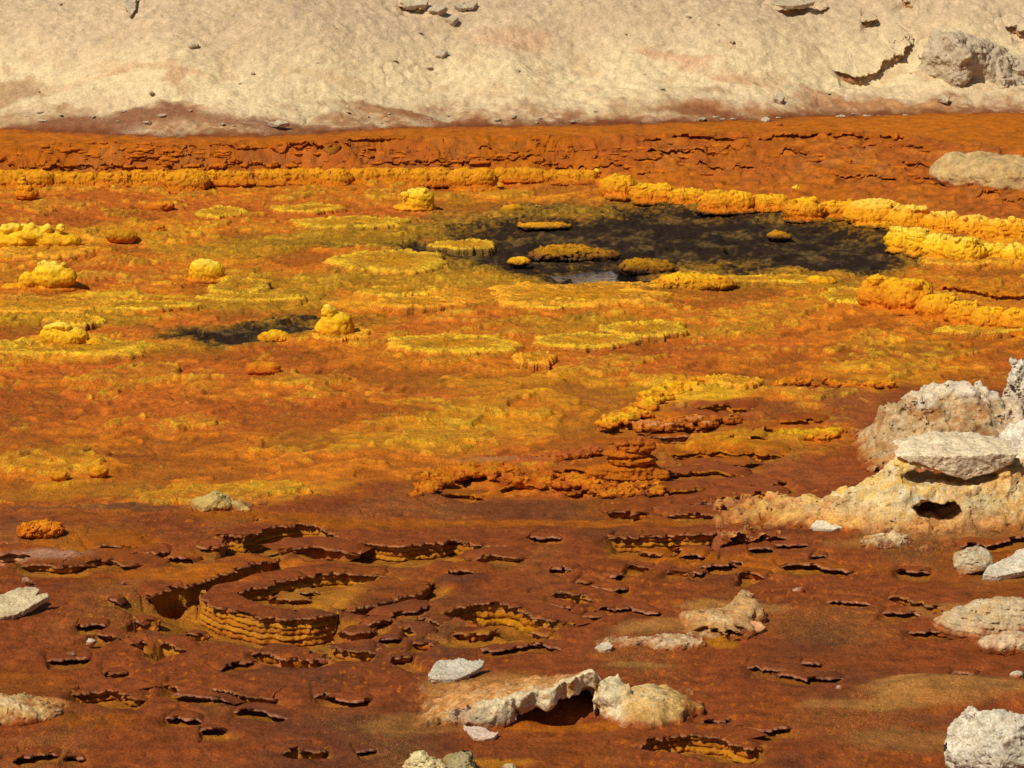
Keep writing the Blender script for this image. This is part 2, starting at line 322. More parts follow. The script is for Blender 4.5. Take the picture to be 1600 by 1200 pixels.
def detail(x, y):
    """small relief on top of base_h"""
    z = zone(x, y); fz = 1 - z
    fl, fr = terr(x, y)
    bk = sst(-.3, .3, y - yfoot(x))
    pop = np.abs(pn(x * 5.5, y * 5.5, 71)) * .4 + np.abs(pn(x * 12, y * 10, 72)) * .55 + np.abs(pn(x * 25, y * 20, 79)) * .45
    h = fz * (1 - bk) * (.016 * (fl + sst(.55, 1.0, fr)) + .034 * (.45 + .55 * sst(25, 33, y)) * pop)
    qs = shelf(x, y); h = h + fz * (1 - bk) * (.030 * sst(-.01, .06, qs) + .012 * np.exp(-((qs - .10) / .06) ** 2) - .03 * sst(-.5, -.72, qs))
    h = h + z * (.012 * fbm(x * 3, y * 3, 73, 3) + .006 * np.abs(pn(x * 14, y * 12, 74)) + .007 * np.abs(pn(x * 34, y * 30, 70)) - .018 * sst(.6, .75, pn(x * 9, y * 9, 58)))
    pl = sst(.05, .12, pn(x * 2.4, y * 1.9, 54)) + .7 * sst(.1, .18, pn(x * 5, y * 3.2, 55)); tb = sst(-.1, .3, y - yfoot(x)) * sst(.15, -.25, y - ycrest(x))
    h = h + .035 * pl * tb + bk * (.010 * fbm(x * 5, y * 5, 75, 3) + .012 * np.abs(pn(x * 9, y * 9, 76)))
    d = dark_d(x, y, DKE); m = 1 - sst(.75, 1.15, d)
    h = h * (1 - m * .35) - .05 * m + m * (.045 * np.abs(pn(x * 3.2, y * 2.2, 77)) + .02 * np.abs(pn(x * 9, y * 8, 56)))
    d2 = dark_d(x, y, DARK2); m2 = 1 - sst(.7, 1.05, d2); h = h - .05 * m2
    for E in POOLS:
        h = h - .10 * (1 - sst(.6, 1.1, emask(x, y, E) + .35 * pn(x * 7, y * 6, 78)))
    return h
POOLS = [ell(938, 429, 58, 13), ell(1040, 384, 14, 4), ell(1142, 392, 16, 4), ell(985, 437, 40, 6)]
WATER_Z = -.047

# ------------------------------------------------------------------ ledges: crust lips broken open above a hollow
LEDGES = []
def resample(pts, ds):
    pts = np.asarray(pts, float); seg = np.linalg.norm(np.diff(pts, axis=0), axis=1); s = np.concatenate([[0], np.cumsum(seg)])
    n = max(8, int(s[-1] / ds)); q = np.linspace(0, s[-1], n)
    out = np.stack([np.interp(q, s, pts[:, i]) for i in range(pts.shape[1])], 1)
    return out, q
def smooth_line(a, it):
    for _ in range(it):
        b = a.copy(); b[1:-1] = (a[:-2] + 2 * a[1:-1] + a[2:]) / 4; a = b
    return a
def ledge(pts, D=.12, L=.5, ov=.045, th=.018, layers=3, k=1.0, label=None, name='crust_ledge', group=None, step=.012, riser=RI, hill=False, rimc=SAL, back=.26):
    hf = hill_h if hill else base_h
    w3 = np.array([G(x, y, hf) for x, y in pts])
    q, s = resample(w3[:, :2], .010 * k); q = smooth_line(q, 8)
    T_ = s[-1]; wob = np.minimum(1, np.minimum(s, T_ - s) / (.15 * k)); sd = 500 + 7 * len(LEDGES)
    q[:, 1] += wob * k * (.045 * pn(s / k * 2.2, s * 0, sd) + .05 * pn(s / k * 5.5, s * 0 + .4, sd + 1))
    q[:, 0] += wob * k * .02 * pn(s / k * 6, s * 0 + .8, sd + 2)
    LEDGES.append(dict(q=q, s=s, D=D, L=L, ov=ov, th=th, layers=layers, k=k, label=label, name=name, group=group, step=step, riser=riser, hill=hill, rimc=rimc, back=back, id=len(LEDGES)))
def ends(l):
    s = l['s']; T = s[-1]; e = min(.12 * l['k'], T * .22)
    return sst(0, e, s) * sst(0, e, T - s)
def normals(q):
    t = np.gradient(q, axis=0); t = smooth_line(t, 14); t /= np.linalg.norm(t, axis=1)[:, None] + 1e-9
    return np.stack([t[:, 1], -t[:, 0]], 1)
def carve(x, y, hill=False):
    out = np.zeros_like(x, dtype=f32)
    for l in LEDGES:
        if l['hill'] != hill: continue
        q = l['q']; L = l['L']; k = l['k']; pad = max(L, .3 * k) + .05
        m = (x > q[:, 0].min() - pad) & (x < q[:, 0].max() + pad) & (y > q[:, 1].min() - pad) & (y < q[:, 1].max() + pad)
        idx = np.nonzero(m)[0]
        if not len(idx): continue
        st = max(1, len(q) // 70); qs = q[::st]; nn = normals(q)[::st]; Ds = (l['D'] * ends(l))[::st]
        X = x[idx].astype(f32); Y = y[idx].astype(f32); best = np.full(len(idx), 1e9, f32); o = np.zeros(len(idx), f32); dd = np.zeros(len(idx), f32)
        for (ax, ay), (nx, ny), d0 in zip(qs, nn, Ds):
            dx, dy = X - f32(ax), Y - f32(ay); r = dx * dx + dy * dy; b = r < best
            best[b] = r[b]; o[b] = (dx * f32(nx) + dy * f32(ny))[b]; dd[b] = d0
        r = np.sqrt(best); o = np.where(o > 0, np.maximum(o, r * .7), o)
        wob = .25 * pn(X * 3 / k, Y * 3 / k, 81)
        f = np.where(o > .02, 1 - sst(.02, L, o * (1 + wob)), sst(-.19 * k, -.12 * k, o)) * (r < pad)
        lat = 1 - sst(.35, .8, np.sqrt(np.maximum(best - o * o, 0)) / (.3 * k))
        out[idx] = np.maximum(out[idx], f * dd * lat)
    return out
def build_ledge(l, parent=None):
    q, s, D, k = l['q'], l['s'], l['D'], l['k']; n = normals(q); e = ends(l); sd = l['id'] * 3 + 100
    hill = l['hill']; hf = hill_h if hill else base_h
    u = s / k
    sc = np.abs(pn(u * 11, u * 0 + 3.3, sd)) * .9 + np.abs(pn(u * 26, u * 0 + 1.3, sd + 1)) * .6
    big = .5 * pn(u * 4, u * 0 + .7, sd + 2)
    ov = (l['ov'] * (-.02 + sc * 1.25 + big * .7)) * e - .008 * (1 - e)
    ov = ov - .022 * sst(.18, .34, pn(u * 21, u * 0 + 4.4, sd + 5)) * e * k; notch = sst(.38, .5, pn(u * 8, u * 0 + 8.1, sd + 3)); ov = ov - .05 * notch * e * k
    th = l['th'] * (.6 + .8 * np.abs(pn(u * 8, u * 0, sd + 4))) * (.25 + .75 * e)
    zt = hf(q[:, 0], q[:, 1]) + (0 if hill else 0)
    rows = []; cols = []; one = np.ones(len(q))
    def row(o, dz, c, hug=False):
        xy = q + n * np.asarray(o)[:, None] if np.ndim(o) else q + n * o
        if hug:
            z = hf(xy[:, 0], xy[:, 1]) + det_l(xy[:, 0], xy[:, 1], hill) + dz
        else: z = zt + det_l(xy[:, 0], xy[:, 1], hill) + dz
        rows.append(np.column_stack([xy, z])); cols.append(c)
    gc = lambda o: (hill_col if hill else ground_col)(*(q + n * np.asarray(o)[:, None] if np.ndim(o) else q + n * o).T)[:, :3]
    one = np.ones(len(q)); bk = min(l['back'] * k, max(.5 * s[-1], .1)); sk = -.035 * (1 - e)
    for o, dz in ((-bk, -.012), (-bk * .85, .003), (-bk * .6, .005), (-bk * .35, .006), (-bk * .15, .006)): row(o * one, dz + sk, gc(o * one), True)
    for a in (.0, .5, .85): row(ov * a, .006 + sk, gc(ov * a), True)
    rc = mix(gc(ov), l['rimc'], .55 * np.ones(len(q)))
    row(ov, .001 + sk, mix(gc(ov), l['rimc'], .3 * one)); row(ov + .004 * e, -th * .45 + sk, rc); row(ov, -th * .9 + sk, rc); row(ov - .012 * e, -th + sk, l['riser'] * .8 + 0 * rc)
    nr = len(rows)
    A = np.array(rows); Ca = np.array(cols)
    # riser: undercut, then beds that bulge and step outwards
    rows, cols = [], []
    ridge = lambda f, sdd: np.abs(pn(u * f, u * 0 + .5, sdd))
    row(ov - .012 * e, -th * .98 + sk, l['riser'] * .8 + 0 * rc)
    rec = (-.042 if l['layers'] else -.11) * k
    row(np.minimum(rec, ov - .03), -th * 1.05 + sk, l['riser'] * .8 + 0 * rc)
    nl = l['layers']; H = np.maximum(D * e - th, .004)
    if nl:
        for j in range(nl):
            lc = mix(l['riser'] + 0 * rc, (YO * .8 if (j + l['id']) % 2 else OR * .75), .3 + .5 * ridge(2.5, sd + 30 + j))
            out = rec + j * l['step'] * k
            bl = .032 * k * (.15 + .7 * ridge(5, sd + 10) + .5 * ridge(3, sd + 11 + j) + .8 * ridge(15, sd + 20 + j)) * e
            zw = .3 / nl * pn(u * 2.2, u * 0 + .3, sd + 50) ; f0 = (j / nl) ** (1.0 + .25 * ((l['id'] % 3) - 1)); f1 = ((j + 1) / nl) ** (1.0 + .25 * ((l['id'] % 3) - 1)); z0 = -th - H * np.clip(f0 + zw * (j > 0), 0, 1); z1 = -th - H * np.clip(f1 + zw * (j < nl - 1), 0, 1)
            for a, bu in ((.12, .45), (.35, .9), (.6, 1.0), (.82, .85), (.96, .25)):
                row(out + bl * bu, z0 + (z1 - z0) * a, mix(lc, PNK, .35 * one) if (a > .9 and j % 2 == 0) else lc)
    row((rec + nl * l['step'] * k) * one + .01, -th - H - .05, l['riser'] + 0 * rc)
    B = np.array(rows); Cb = np.array(cols)
    # a little crumble
    for M, am in ((A[5:], .5), (B, 1.)):
        px_, py_, pz_ = (M[..., i] / k for i in range(3))
        jx = (.022 * np.abs(pn3(px_ * 14, py_ * 14, pz_ * 9, sd + 7)) + .018 * pn3(px_ * 34, py_ * 34, pz_ * 40, sd + 8)) * k * am * e[None, :]
        M[..., :2] += jx[..., None] * n[None]
        M[..., 2] += jx * .3 * (0 if am < 1 else 1)
    ctr = q[len(q) // 2]
    if parent is None:
        root = empty(l['name'], (ctr[0], ctr[1], float(zt[len(q) // 2]))); tag(root, l['label'], 'salt ledge', l['group'])
        off = np.array([ctr[0], ctr[1], float(zt[len(q) // 2])])
    else: root = parent; off = np.zeros(3)
    mat = M_HILL if hill else M_LEDGE
    if parent is None:
        mk('rim', A.reshape(-1, 3) - off, gridF(*A.shape[:2])[:, ::-1], Ca.reshape(-1, 3), M_HILL if hill else M_GROUND, root)
        mk('riser', B.reshape(-1, 3) - off, gridF(*B.shape[:2])[:, ::-1], Cb.reshape(-1, 3), mat, root)
    else:
        AB = np.concatenate([A, B[1:]]); CC = np.concatenate([Ca, Cb[1:]])
        mk('crust_ledge', AB.reshape(-1, 3), gridF(*AB.shape[:2])[:, ::-1], CC.reshape(-1, 3), mat, root)
def det_l(x, y, hill): return hill_detail(x, y) if hill else detail(x, y)

# ------------------------------------------------------------------ far slope
def hill_rise(x, y):
    s = y - yshore(x)
    prof = np.interp(s, [-1.2, -.3, 0, 1.0, 2.4, 3.7, 4.6, 7, 14, 80], [-3, -.12, 0.0, .42, 1.32, 1.98, 2.08, 1.8, 1.5, 1.0])
    return H_BANK + prof
HSW = [(250, 150, 330, 45, .22), (60, 60, 200, 45, .25), (760, 70, 260, 40, -.16), (1000, 150, 300, 26, .14), (1250, 70, 160, 40, .12), (1520, 70, 90, 60, .38), (1390, 110, 120, 20, -.05), (1100, 170, 150, 14, .1), (500, 40, 160, 30, .16)]
def _hp(px, py): return G(px, py, hill_rise)
HS = []
for a_, b2, c_, d_, h_ in HSW:
    p0 = _hp(a_, b2); p1 = _hp(a_ + c_, b2); p2 = _hp(a_, max(b2 - d_, -40)); HS.append((p0[0], p0[1], abs(p1[0] - p0[0]), abs(p2[1] - p0[1]) + .1, h_))
def hill_h(x, y):
    x = np.asarray(x, f32); y = np.asarray(y, f32)
    z = hill_rise(x, y); s = np.clip((y - yshore(x)) / 1.0, 0, 1)
    for cx, cy, rx, ry, h in HS: z = z + .3 * s * h * np.exp(-1.6 * (((x - cx) / rx) ** 2 + ((y - cy) / ry) ** 2))
    return z + s * .10 * fbm(x * .5, y * .5, 91, 2)
def hill_detail(x, y):
    s = sst(-.1, .5, y - yshore(x)); q = x + .5 * y
    peb = sst(.56, .75, pn(x * 7, y * 8, 101)) * .02 + sst(.55, .7, pn(x * 15, y * 17, 102)) * .018
    cr = sst(.0, .06, np.abs(pn(x * .9 + .4 * pn(x * 3, y * 3, 95), y * 1.6, 92)) ) - 1
    return s * (.032 * fbm(x * 1.6, y * 2.4, 93, 5, .6) + .014 * np.abs(pn(q * 3, y * 6, 94)) + .012 * np.abs(pn(x * 11, y * 14, 108)) + .03 * cr * sst(.1, .5, pn(x * .6, y * .8, 103)) + peb * sst(-.3, .4, pn(x * .8, y * .9, 104))) + .015 * pn(x * 7, y * 7, 97)
PHILL = [((1165, 128, 60, 9), C_(.56, .30, .15), .6), ((1060, 95, 70, 12), PNK * 1.1, .55), ((800, 50, 70, 25), PNK * 1.1, .4), ((240, 120, 120, 8), SAL, .4), ((300, 165, 60, 6), SAL, .5), ((1140, 175, 110, 14), SAL * .85, .9), ((1010, 172, 120, 10), CRM, .5), ((1290, 150, 40, 9), SAL, .6), ((1330, 165, 90, 9), SAL * .9, .8), ((1420, 165, 90, 8), C_(.52, .26, .10), .7),
         ((180, 185, 200, 16), C_(.26, .105, .05), .9), ((440, 190, 160, 14), C_(.26, .11, .05), .85), ((40, 190, 90, 10), CRM * .9, .5), ((1150, 180, 160, 8), C_(.28, .11, .045), .9), ((700, 190, 230, 7), C_(.28, .12, .05), .8), ((950, 190, 160, 6), C_(.22, .09, .04), .7), ((0, 150, 110, 14), SAL * .7, .6)]
PHE = []
for e_, c_, s_ in PHILL:
    p0 = _hp(e_[0], e_[1]); p1 = _hp(e_[0] + e_[2], e_[1]); p2 = _hp(e_[0], e_[1] - e_[3]); p3 = _hp(e_[0], e_[1] + e_[3])
    PHE.append(((p0[0], (p2[1] + p3[1]) / 2, abs(p1[0] - p0[0]), abs(p2[1] - p3[1]) / 2), c_, s_))
def hill_col(x, y):
    x = np.asarray(x, f32); y = np.asarray(y, f32)
    s = y - yshore(x); n1 = fbm(x * .5, y * .8, 98, 4); n2 = fbm(x * 1.8, y * 2.6, 99, 4); n3 = pn(x * 7, y * 8, 100)
    n5 = pn(x * 14, y * 16, 107); up = C_(.60, .46, .305); c = mix(up + 0 * x[..., None], C_(.64, .50, .33), sst(-.4, .6, n1)); c = c * (1 + .10 * n5 + .10 * n3)[..., None]; c = mix(c, C_(.53, .40, .275), sst(.1, .8, n2))
    band = np.exp(-((s - 1.15 + .25 * n1) / .75) ** 2); c = mix(c, C_(.80, .67, .40), .85 * band); c = mix(c, SAL * 1.15, .35 * band * sst(.15, .7, n2))
    c = mix(c, CRM * 1.05, .6 * sst(.35, .8, n2 + .25 * n3) * sst(.3, .9, s))
    low = 1 - sst(.12, .72, s + .38 * n2 + .12 * n3 + .2 * n1); c = mix(c, mix(C_(.34, .15, .06) + 0 * c, C_(.55, .34, .18), sst(.0, .5, pn(x * 9, y * 12, 105) + .4 * n2)), .8 * low); c = mix(c, CRM * .85, .55 * low * sst(.2, .5, n3 + .5 * n2 + .4 * pn(x * 16, y * 18, 106)))
    for (cx, cy, rx, ry), pc, st in PHE:
        e = np.sqrt(((x + .25 * n2 + .05 * n3 - cx) / rx) ** 2 + ((y + .2 * n1 + .10 * n2 + .04 * n3 - cy) / ry) ** 2)
        c = mix(c, pc, st * (1 - sst(.45, 1.15, e)))
    c = mix(c, BRD * 1.2, .9 * (1 - sst(.02, .24, s + .07 * n2 + .03 * n3)))
    c = c * C_(.84, .765, .675)
    return np.concatenate([np.clip(c, .01, .9), (.5 * sst(.1, .7, n2))[..., None]], -1)
# ------------------------------------------------------------------ ledges seen in the photo (pixel polylines, left to right)
T = dict(name='salt_terrace')
ledge([(332,836),(355,834),(378,840),(402,831),(420,826),(440,822),(461,817),(487,818),(505,822),(525,829),(545,842),(566,848)], D=.15, L=.75, ov=.05, layers=4, label='brown terrace lip with knobbly orange wall, at the back left of the oval terrace', **T)
ledge([(494,820),(512,825),(525,831),(536,840),(562,847),(600,852),(630,853),(657,852),(687,846),(710,838),(725,848),(762,852),(792,853),(817,862)], D=.13, L=.75, ov=.05, layers=3, label='long scalloped terrace lip over a dark notched wall, right behind the oval terrace', **T)
ledge([(684,893),(700,888),(722,886),(748,894)], D=.16, L=.18, ov=.07, layers=0, label='short black mouthed ledge below the dark notch in the long terrace wall', **T)
ledge([(236,932),(255,924),(270,919),(292,917),(310,911),(326,905),(345,897),(360,891),(397,881),(440,871)], D=.30, L=.30, ov=.06, layers=3, riser=OR*.8, label='rounded orange bank edge over the deep black cleft left of the oval terrace', **T)
ledge([(312,922),(322,938),(340,947),(360,952),(397,959),(431,965),(480,965),(517,959),(534,954)], D=.20, L=.85, ov=.045, layers=5, step=.008, riser=RI*1.05, label='front lip of the big oval terrace with striped orange wall under it', **T)
ledge([(534,954),(571,945),(612,936),(650,927),(669,914),(686,907)], D=.09, L=.30, ov=.05, layers=2, label='right hand lip of the big oval terrace, stepping back toward the black mouth', **T)
ledge([(356,930),(374,926),(390,920),(424,910),(457,903),(499,897),(540,895),(580,898),(613,899)], D=.10, L=.55, ov=.045, layers=2, label='inner crust lip curving round the orange hollow inside the oval terrace', **T)
ledge([(511,1001),(525,1009),(555,1016),(575,1016),(597,1014)], D=.09, L=.30, ov=.045, layers=2, label='short lip just right of the striped wall of the oval terrace', **T)
ledge([(384,1016),(410,1024),(450,1028),(490,1027),(518,1022)], D=.09, L=.2, ov=.05, layers=1, label='low orange sill with black gap along the foot of the striped wall', **T)
ledge([(204,965),(225,967),(246,972)], D=.10, L=.35, ov=.04, layers=2, label='small lip above an orange hollow, left of the striped terrace wall', **T)
ledge([(243,1001),(256,1004),(270,1007),(300,1017)], D=.12, L=.40, ov=.04, layers=2, label='slanting brown lip over orange hollow, below the small lip left of the oval terrace', **T)
ledge([(103,1079),(124,1083),(150,1077),(187,1081),(210,1087),(241,1088)], D=.08, L=.35, ov=.045, layers=2, label='low brown lip with pale edge, right of the sandy mound at lower left', **T)
ledge([(246,1069),(277,1075),(311,1081),(345,1077),(375,1081),(397,1087),(424,1092),(444,1087)], D=.07, L=.30, ov=.045, layers=1, label='wavy brown lip with pale scalloped edge, below the dark patch under the oval terrace', **T)
ledge([(688,956),(710,950),(740,944),(770,941),(796,942),(826,957),(856,968),(892,977)], D=.17, L=.65, ov=.05, layers=3, riser=YO*.55, label='arched terrace lip over a wet yellow orange wall, above the pale grey slab', **T)
ledge([(565,974),(590,973),(617,965)], D=.06, L=.16, ov=.04, layers=1, label='short crust lip, leftmost of the pair left of the arched terrace', **T)
ledge([(648,963),(672,967),(693,974)], D=.10, L=.30, ov=.04, layers=2, label='short slanting lip touching the left end of the arched terrace', **T)
ledge([(622,981),(642,979),(654,992)], D=.09, L=.28, ov=.03, layers=2, label='small hooked lip round an orange pocket, below left of the arched terrace', **T)
ledge([(850,931),(862,926),(875,924),(901,926),(918,932),(933,940)], D=.11, L=.42, ov=.04, layers=2, label='curved brown lip over orange pocket, right above the end of the arched terrace', **T)
ledge([(944,837),(987,839),(1020,838),(1044,836),(1075,835),(1100,833),(1139,829),(1169,834),(1197,845)], D=.13, L=.75, ov=.05, layers=3, label='long straight terrace lip over an orange floor, left of the pale outcrop tail', **T)
ledge([(988,1170),(1000,1160),(1017,1156),(1049,1150),(1070,1149),(1090,1153),(1131,1151),(1150,1162),(1176,1166),(1204,1165)], D=.12, L=.40, ov=.05, layers=3, label='wavy broken terrace lip along the bottom edge, right of the broken shell', **T)
ledge([(1380,927),(1412,935),(1442,941),(1486,955)], D=.07, L=.16, ov=.05, layers=1, label='long dark crack in brown crust running into the pale stacked crust at right', **T)
ledge([(429,1178),(450,1175),(487,1174),(521,1168)], D=.09, L=.2, ov=.05, layers=1, label='black mouthed crust lip at the bottom edge, left of the broken shell', **T)
# terraces in the middle distance
ledge([(998,797),(1056,791),(1100,787),(1148,784)], D=.05, L=.5, ov=.035, layers=1, k=1.2, label='thin pale edged lip left of the pale outcrop tail', rimc=PNK, **T)
ledge([(1098,690),(1130,689),(1170,690),(1208,690)], D=.07, L=.6, ov=.05, layers=2, k=1.3, riser=YO*.7, label='yellow orange terrace edge, longest of the stack left of the pale outcrop', rimc=YO, **T)
ledge([(1006,676),(1040,673),(1085,674)], D=.07, L=.6, ov=.04, layers=2, k=1.3, riser=PNK*.7, label='pinkish layered terrace edge beside the yellow knobbly ridge', rimc=PNK, **T)
ledge([(1034,704),(1100,703),(1160,708),(1236,714)], D=.06, L=.6, ov=.04, layers=2, k=1.3, riser=OR*.8, label='low orange terrace edge right of the square stacked knob', rimc=YO*.9, **T)
ledge([(-20,866),(25,866),(52,868),(62,878)], D=.11, L=.5, ov=.04, layers=3, k=1.2, riser=PNK*.9, label='pinkish layered bank at the left frame edge below the orange lump', rimc=SAL, **T)
ledge([(80,868),(100,867),(118,880)], D=.07, L=.4, ov=.04, layers=2, k=1.2, riser=SAL, label='small layered bank right of the pinkish bank at the left edge', rimc=SAL, **T)
ledge([(195,869),(232,863),(275,861)], D=.05, L=.35, ov=.05, layers=1, k=1.2, label='thin dark lip in the orange crust, right of the small layered bank', **T)
# third platform and the far bank
B_ = dict(name='bank_terrace', k=1.2, layers=1, rimc=OR)
ledge([(1440,450),(1480,454),(1520,459),(1560,463),(1640,467)], D=.05, L=.3, ov=.05, riser=RO*.8, label='dark edged brown terrace on top of the near right yellow lobes', **B_)
ledge([(205,232),(222,229),(260,229),(300,231),(340,231),(380,235),(430,233),(472,228),(482,221),(520,218),(600,217),(642,216)], D=.05, L=.3, ov=.05, riser=RO*.8, label='longest dark edged terrace lip on the left half of the far bank', **B_)
ledge([(-30,254),(60,256),(110,259),(160,257),(200,253),(215,245)], D=.05, L=.3, ov=.05, riser=OR*.8, label='dark edged terrace lip at the left end of the far bank', **B_)
ledge([(985,222),(1040,219),(1090,215),(1160,217),(1190,216),(1240,213),(1290,210),(1340,214),(1420,215)], D=.05, L=.3, ov=.05, riser=RO*.8, label='long upper terrace lip on the right half of the far bank', **B_)
ledge([(660,243),(720,239),(790,236),(860,238),(930,236),(1000,238),(1060,236),(1130,237)], D=.05, L=.3, ov=.05, riser=RO*.75, label='long terrace lip crossing the centre of the far bank', **B_)
ledge([(1340,226),(1400,231),(1430,232),(1480,240)], D=.05, L=.3, ov=.05, riser=RO*.7, label='slanting terrace lip left of the tan rock on the right bank', **B_)
ledge([(1400,254),(1450,259),(1520,264),(1582,270)], D=.05, L=.3, ov=.05, riser=RO*.7, label='terrace lip running to the foot of the tan rock on the right bank', **B_)
ledge([(1515,281),(1550,283),(1586,284)], D=.05, L=.3, ov=.05, riser=RO*.7, label='short terrace lip just below the tan rock on the right bank', **B_)
ledge([(1517,305),(1560,309),(1610,318)], D=.05, L=.3, ov=.05, riser=RO*.7, label='lowest short terrace lip at the right end of the far bank', **B_)
for i_ in range(26):                                  # thin bedding lines of the far bank, parts of the ground
    r_ = random.Random(i_ + 300); a_ = r_.uniform(-20, 1480); b_0 = 224 + r_.random() * (38 + max(0, a_ - 950) * .07); n_ = r_.randint(3, 6)
    ledge([(a_ + j_ * r_.uniform(28, 44), b_0 + r_.uniform(-2, 2) + j_ * (1.5 if a_ > 1000 else 0)) for j_ in range(n_)], D=.035, L=.22, ov=.05, layers=0, k=1.0, label=None, name='crust_ledge', rimc=OR)
# hill faults
F_ = dict(name='slope_crack', k=1.6, layers=1, hill=True, riser=C_(.45,.34,.2), rimc=CRM, th=.03)
ledge([(1298,108),(1318,111),(1345,110),(1370,103),(1390,94),(1408,86),(1418,74),(1430,58)], D=.14, L=.4, ov=.07, label='long curved crack with raised edge on the tan slope at upper right', **F_)
ledge([(1376,70),(1395,69),(1412,66),(1428,52)], D=.06, L=.3, ov=.05, label='short pale crack just above the long curved crack at upper right', **F_)
ledge([(1436,84),(1450,82),(1470,74),(1480,76)], D=.12, L=.35, ov=.09, label='dark overhung crack left of the shadowed boulder at upper right', **F_)
ledge([(620,8),(650,12),(668,14)], D=.08, L=.25, ov=.08, label='upper left of the thin dark cracks on the slope top centre', **F_)
ledge([(1210,14),(1240,11),(1264,10)], D=.10, L=.25, ov=.10, label='dark overhung edge at top of the slope, right of centre', **F_)
ledge([(1272,9),(1284,14),(1298,12)], D=.06, L=.2, ov=.06, label='small dark crack just right of the overhung edge at slope top', **F_)
ledge([(1344,32),(1354,33),(1362,28),(1372,20)], D=.10, L=.3, ov=.07, label='short slanting crack above the long curved crack at upper right', **F_)
ledge([(1408,0),(1418,8),(1428,11)], D=.10, L=.3, ov=.08, label='dark crack at the very top of the slope, above the boulder', **F_)
ledge([(1570,38),(1584,38),(1592,46),(1610,50)], D=.14, L=.4, ov=.09, label='dark crack at the right frame edge high on the slope', **F_)
ledge([(1568,106),(1580,114),(1612,114)], D=.12, L=.4, ov=.08, label='dark crack at the right frame edge beside the boulder', **F_)
# small openings in the brown crust: parts of the ground itself
SMALL = [[(274,1119),(290,1122),(305,1121)],[(318,1140),(334,1141),(350,1138)],[(385,1110),(405,1112),(428,1116)],[(30,1189),(56,1181),(84,1179)],[(104,1184),(129,1183)],[(88,1028),(129,1026)],[(130,977),(158,977)],[(348,1042),(366,1036),(386,1030)],
 [(404,811),(432,810)],[(765,1009),(780,1014),(792,1014),(820,1006)],[(836,1004),(850,1006),(868,1011)],[(863,890),(875,888),(889,890)],[(930,914),(944,917),(970,916)],[(954,900),(970,896)],[(829,835),(850,839),(872,837)],[(960,952),(985,950),(1012,957)],[(855,943),(887,946)],
 [(1063,858),(1095,862)],[(1070,867),(1099,868)],[(1102,885),(1138,882)],[(1134,874),(1155,877)],[(1175,855),(1205,858)],[(1220,850),(1252,851)],[(1239,882),(1280,881)],[(1280,879),(1300,885),(1320,888)],[(1272,866),(1288,868)],
 [(1306,937),(1325,939),(1346,942)],[(1411,891),(1443,892)],[(1490,1050),(1522,1052)],[(1185,1042),(1210,1047),(1236,1048)],[(1234,1050),(1262,1057),(1298,1056)],[(1254,1034),(1282,1035)],[(1059,1123),(1072,1117)],[(1100,1126),(1132,1122)],[(1156,1134),(1187,1137),(1216,1132)],
 [(1530,848),(1562,848),(1578,841),(1610,838)],[(270,870),(297,875)],[(470,925),(490,923)],[(600,1000),(622,998)],[(210,968),(222,971)],[(172,935),(184,938)],[(560,1172),(580,1168)],[(498,1083),(526,1080)],[(510,1086),(540,1092),(574,1090)],[(1390,955),(1430,958)],[(1460,985),(1500,987),(1560,985),(1610,990)],[(1556,1006),(1580,1008)],[(1085,893),(1100,895)],[(690,1090),(702,1089)],[(280,1080),(300,1086),(345,1094)]]
STEP = [[(945,690),(985,684),(1022,688)],[(1040,652),(1090,648),(1150,650)],[(1010,664),(1070,660),(1120,662)],[(1080,632),(1130,628),(1180,632)],[(1160,672),(1230,668),(1290,672)],[(1210,650),(1260,648),(1300,652)],[(1060,722),(1130,728),(1200,722)],[(1030,742),(1090,738),(1160,744)],
 [(700,742),(740,736),(780,742)],[(760,758),(810,752),(850,758)],[(840,738),(890,734),(930,740)],[(870,766),(920,760),(990,768)],[(680,772),(730,768),(770,774)],[(1000,772),(1050,768),(1120,764)],[(1130,764),(1190,756),(1240,752)],
 [(20,880),(90,884),(150,880)],[(130,858),(180,852),(240,856)],[(120,880),(170,876),(230,884)],[(300,850),(330,856),(360,850)],[(1030,806),(1090,800),(1140,803)],[(940,800),(980,797),(1020,803)],[(1100,776),(1160,772),(1220,774)],
 [(526,985),(560,989),(592,984)],[(598,962),(640,952),(684,946)],[(416,934),(452,940),(494,934)],[(196,1005),(232,1000)],[(700,986),(740,991),(784,986)],[(828,985),(866,991)],[(640,1002),(684,1007)],[(902,962),(944,966)],[(896,906),(934,911)],[(996,860),(1044,867)],[(976,880),(1022,886)],[(1036,892),(1082,897)],[(1148,893),(1204,901)],[(284,986),(322,994)],[(146,986),(194,994)],[(158,1050),(204,1046)],[(560,930),(610,918),(650,912)],[(600,1030),(650,1024)],[(440,860),(500,852),(560,862)],[(730,872),(780,866),(830,872)]]
for i_, pl in enumerate(STEP):
    r_ = random.Random(i_ + 90)
    ledge(pl, D=r_.uniform(.035,.07), L=r_.uniform(.3,.6), ov=r_.uniform(.03,.05), layers=1, k=1.2, label=None, name='crust_ledge', rimc=YO*.85 if pl[0][1] < 780 else SAL, riser=OR*.75)
for i_, pl in enumerate(SMALL):
    r_ = random.Random(i_); mx_ = sum(a for a, b in pl) / len(pl); my_ = sum(b for a, b in pl) / len(pl); w_ = r_.uniform(1.5, 2.5)
    pl = [(mx_ + (a - mx_) * w_, my_ + (b - my_) * w_ * .8) for a, b in pl]
    ledge(pl, D=r_.uniform(.03,.055), L=r_.uniform(.2,.36), back=.14, ov=r_.uniform(.03,.05), layers=0, label=None, name='crust_ledge', rimc=PNK)
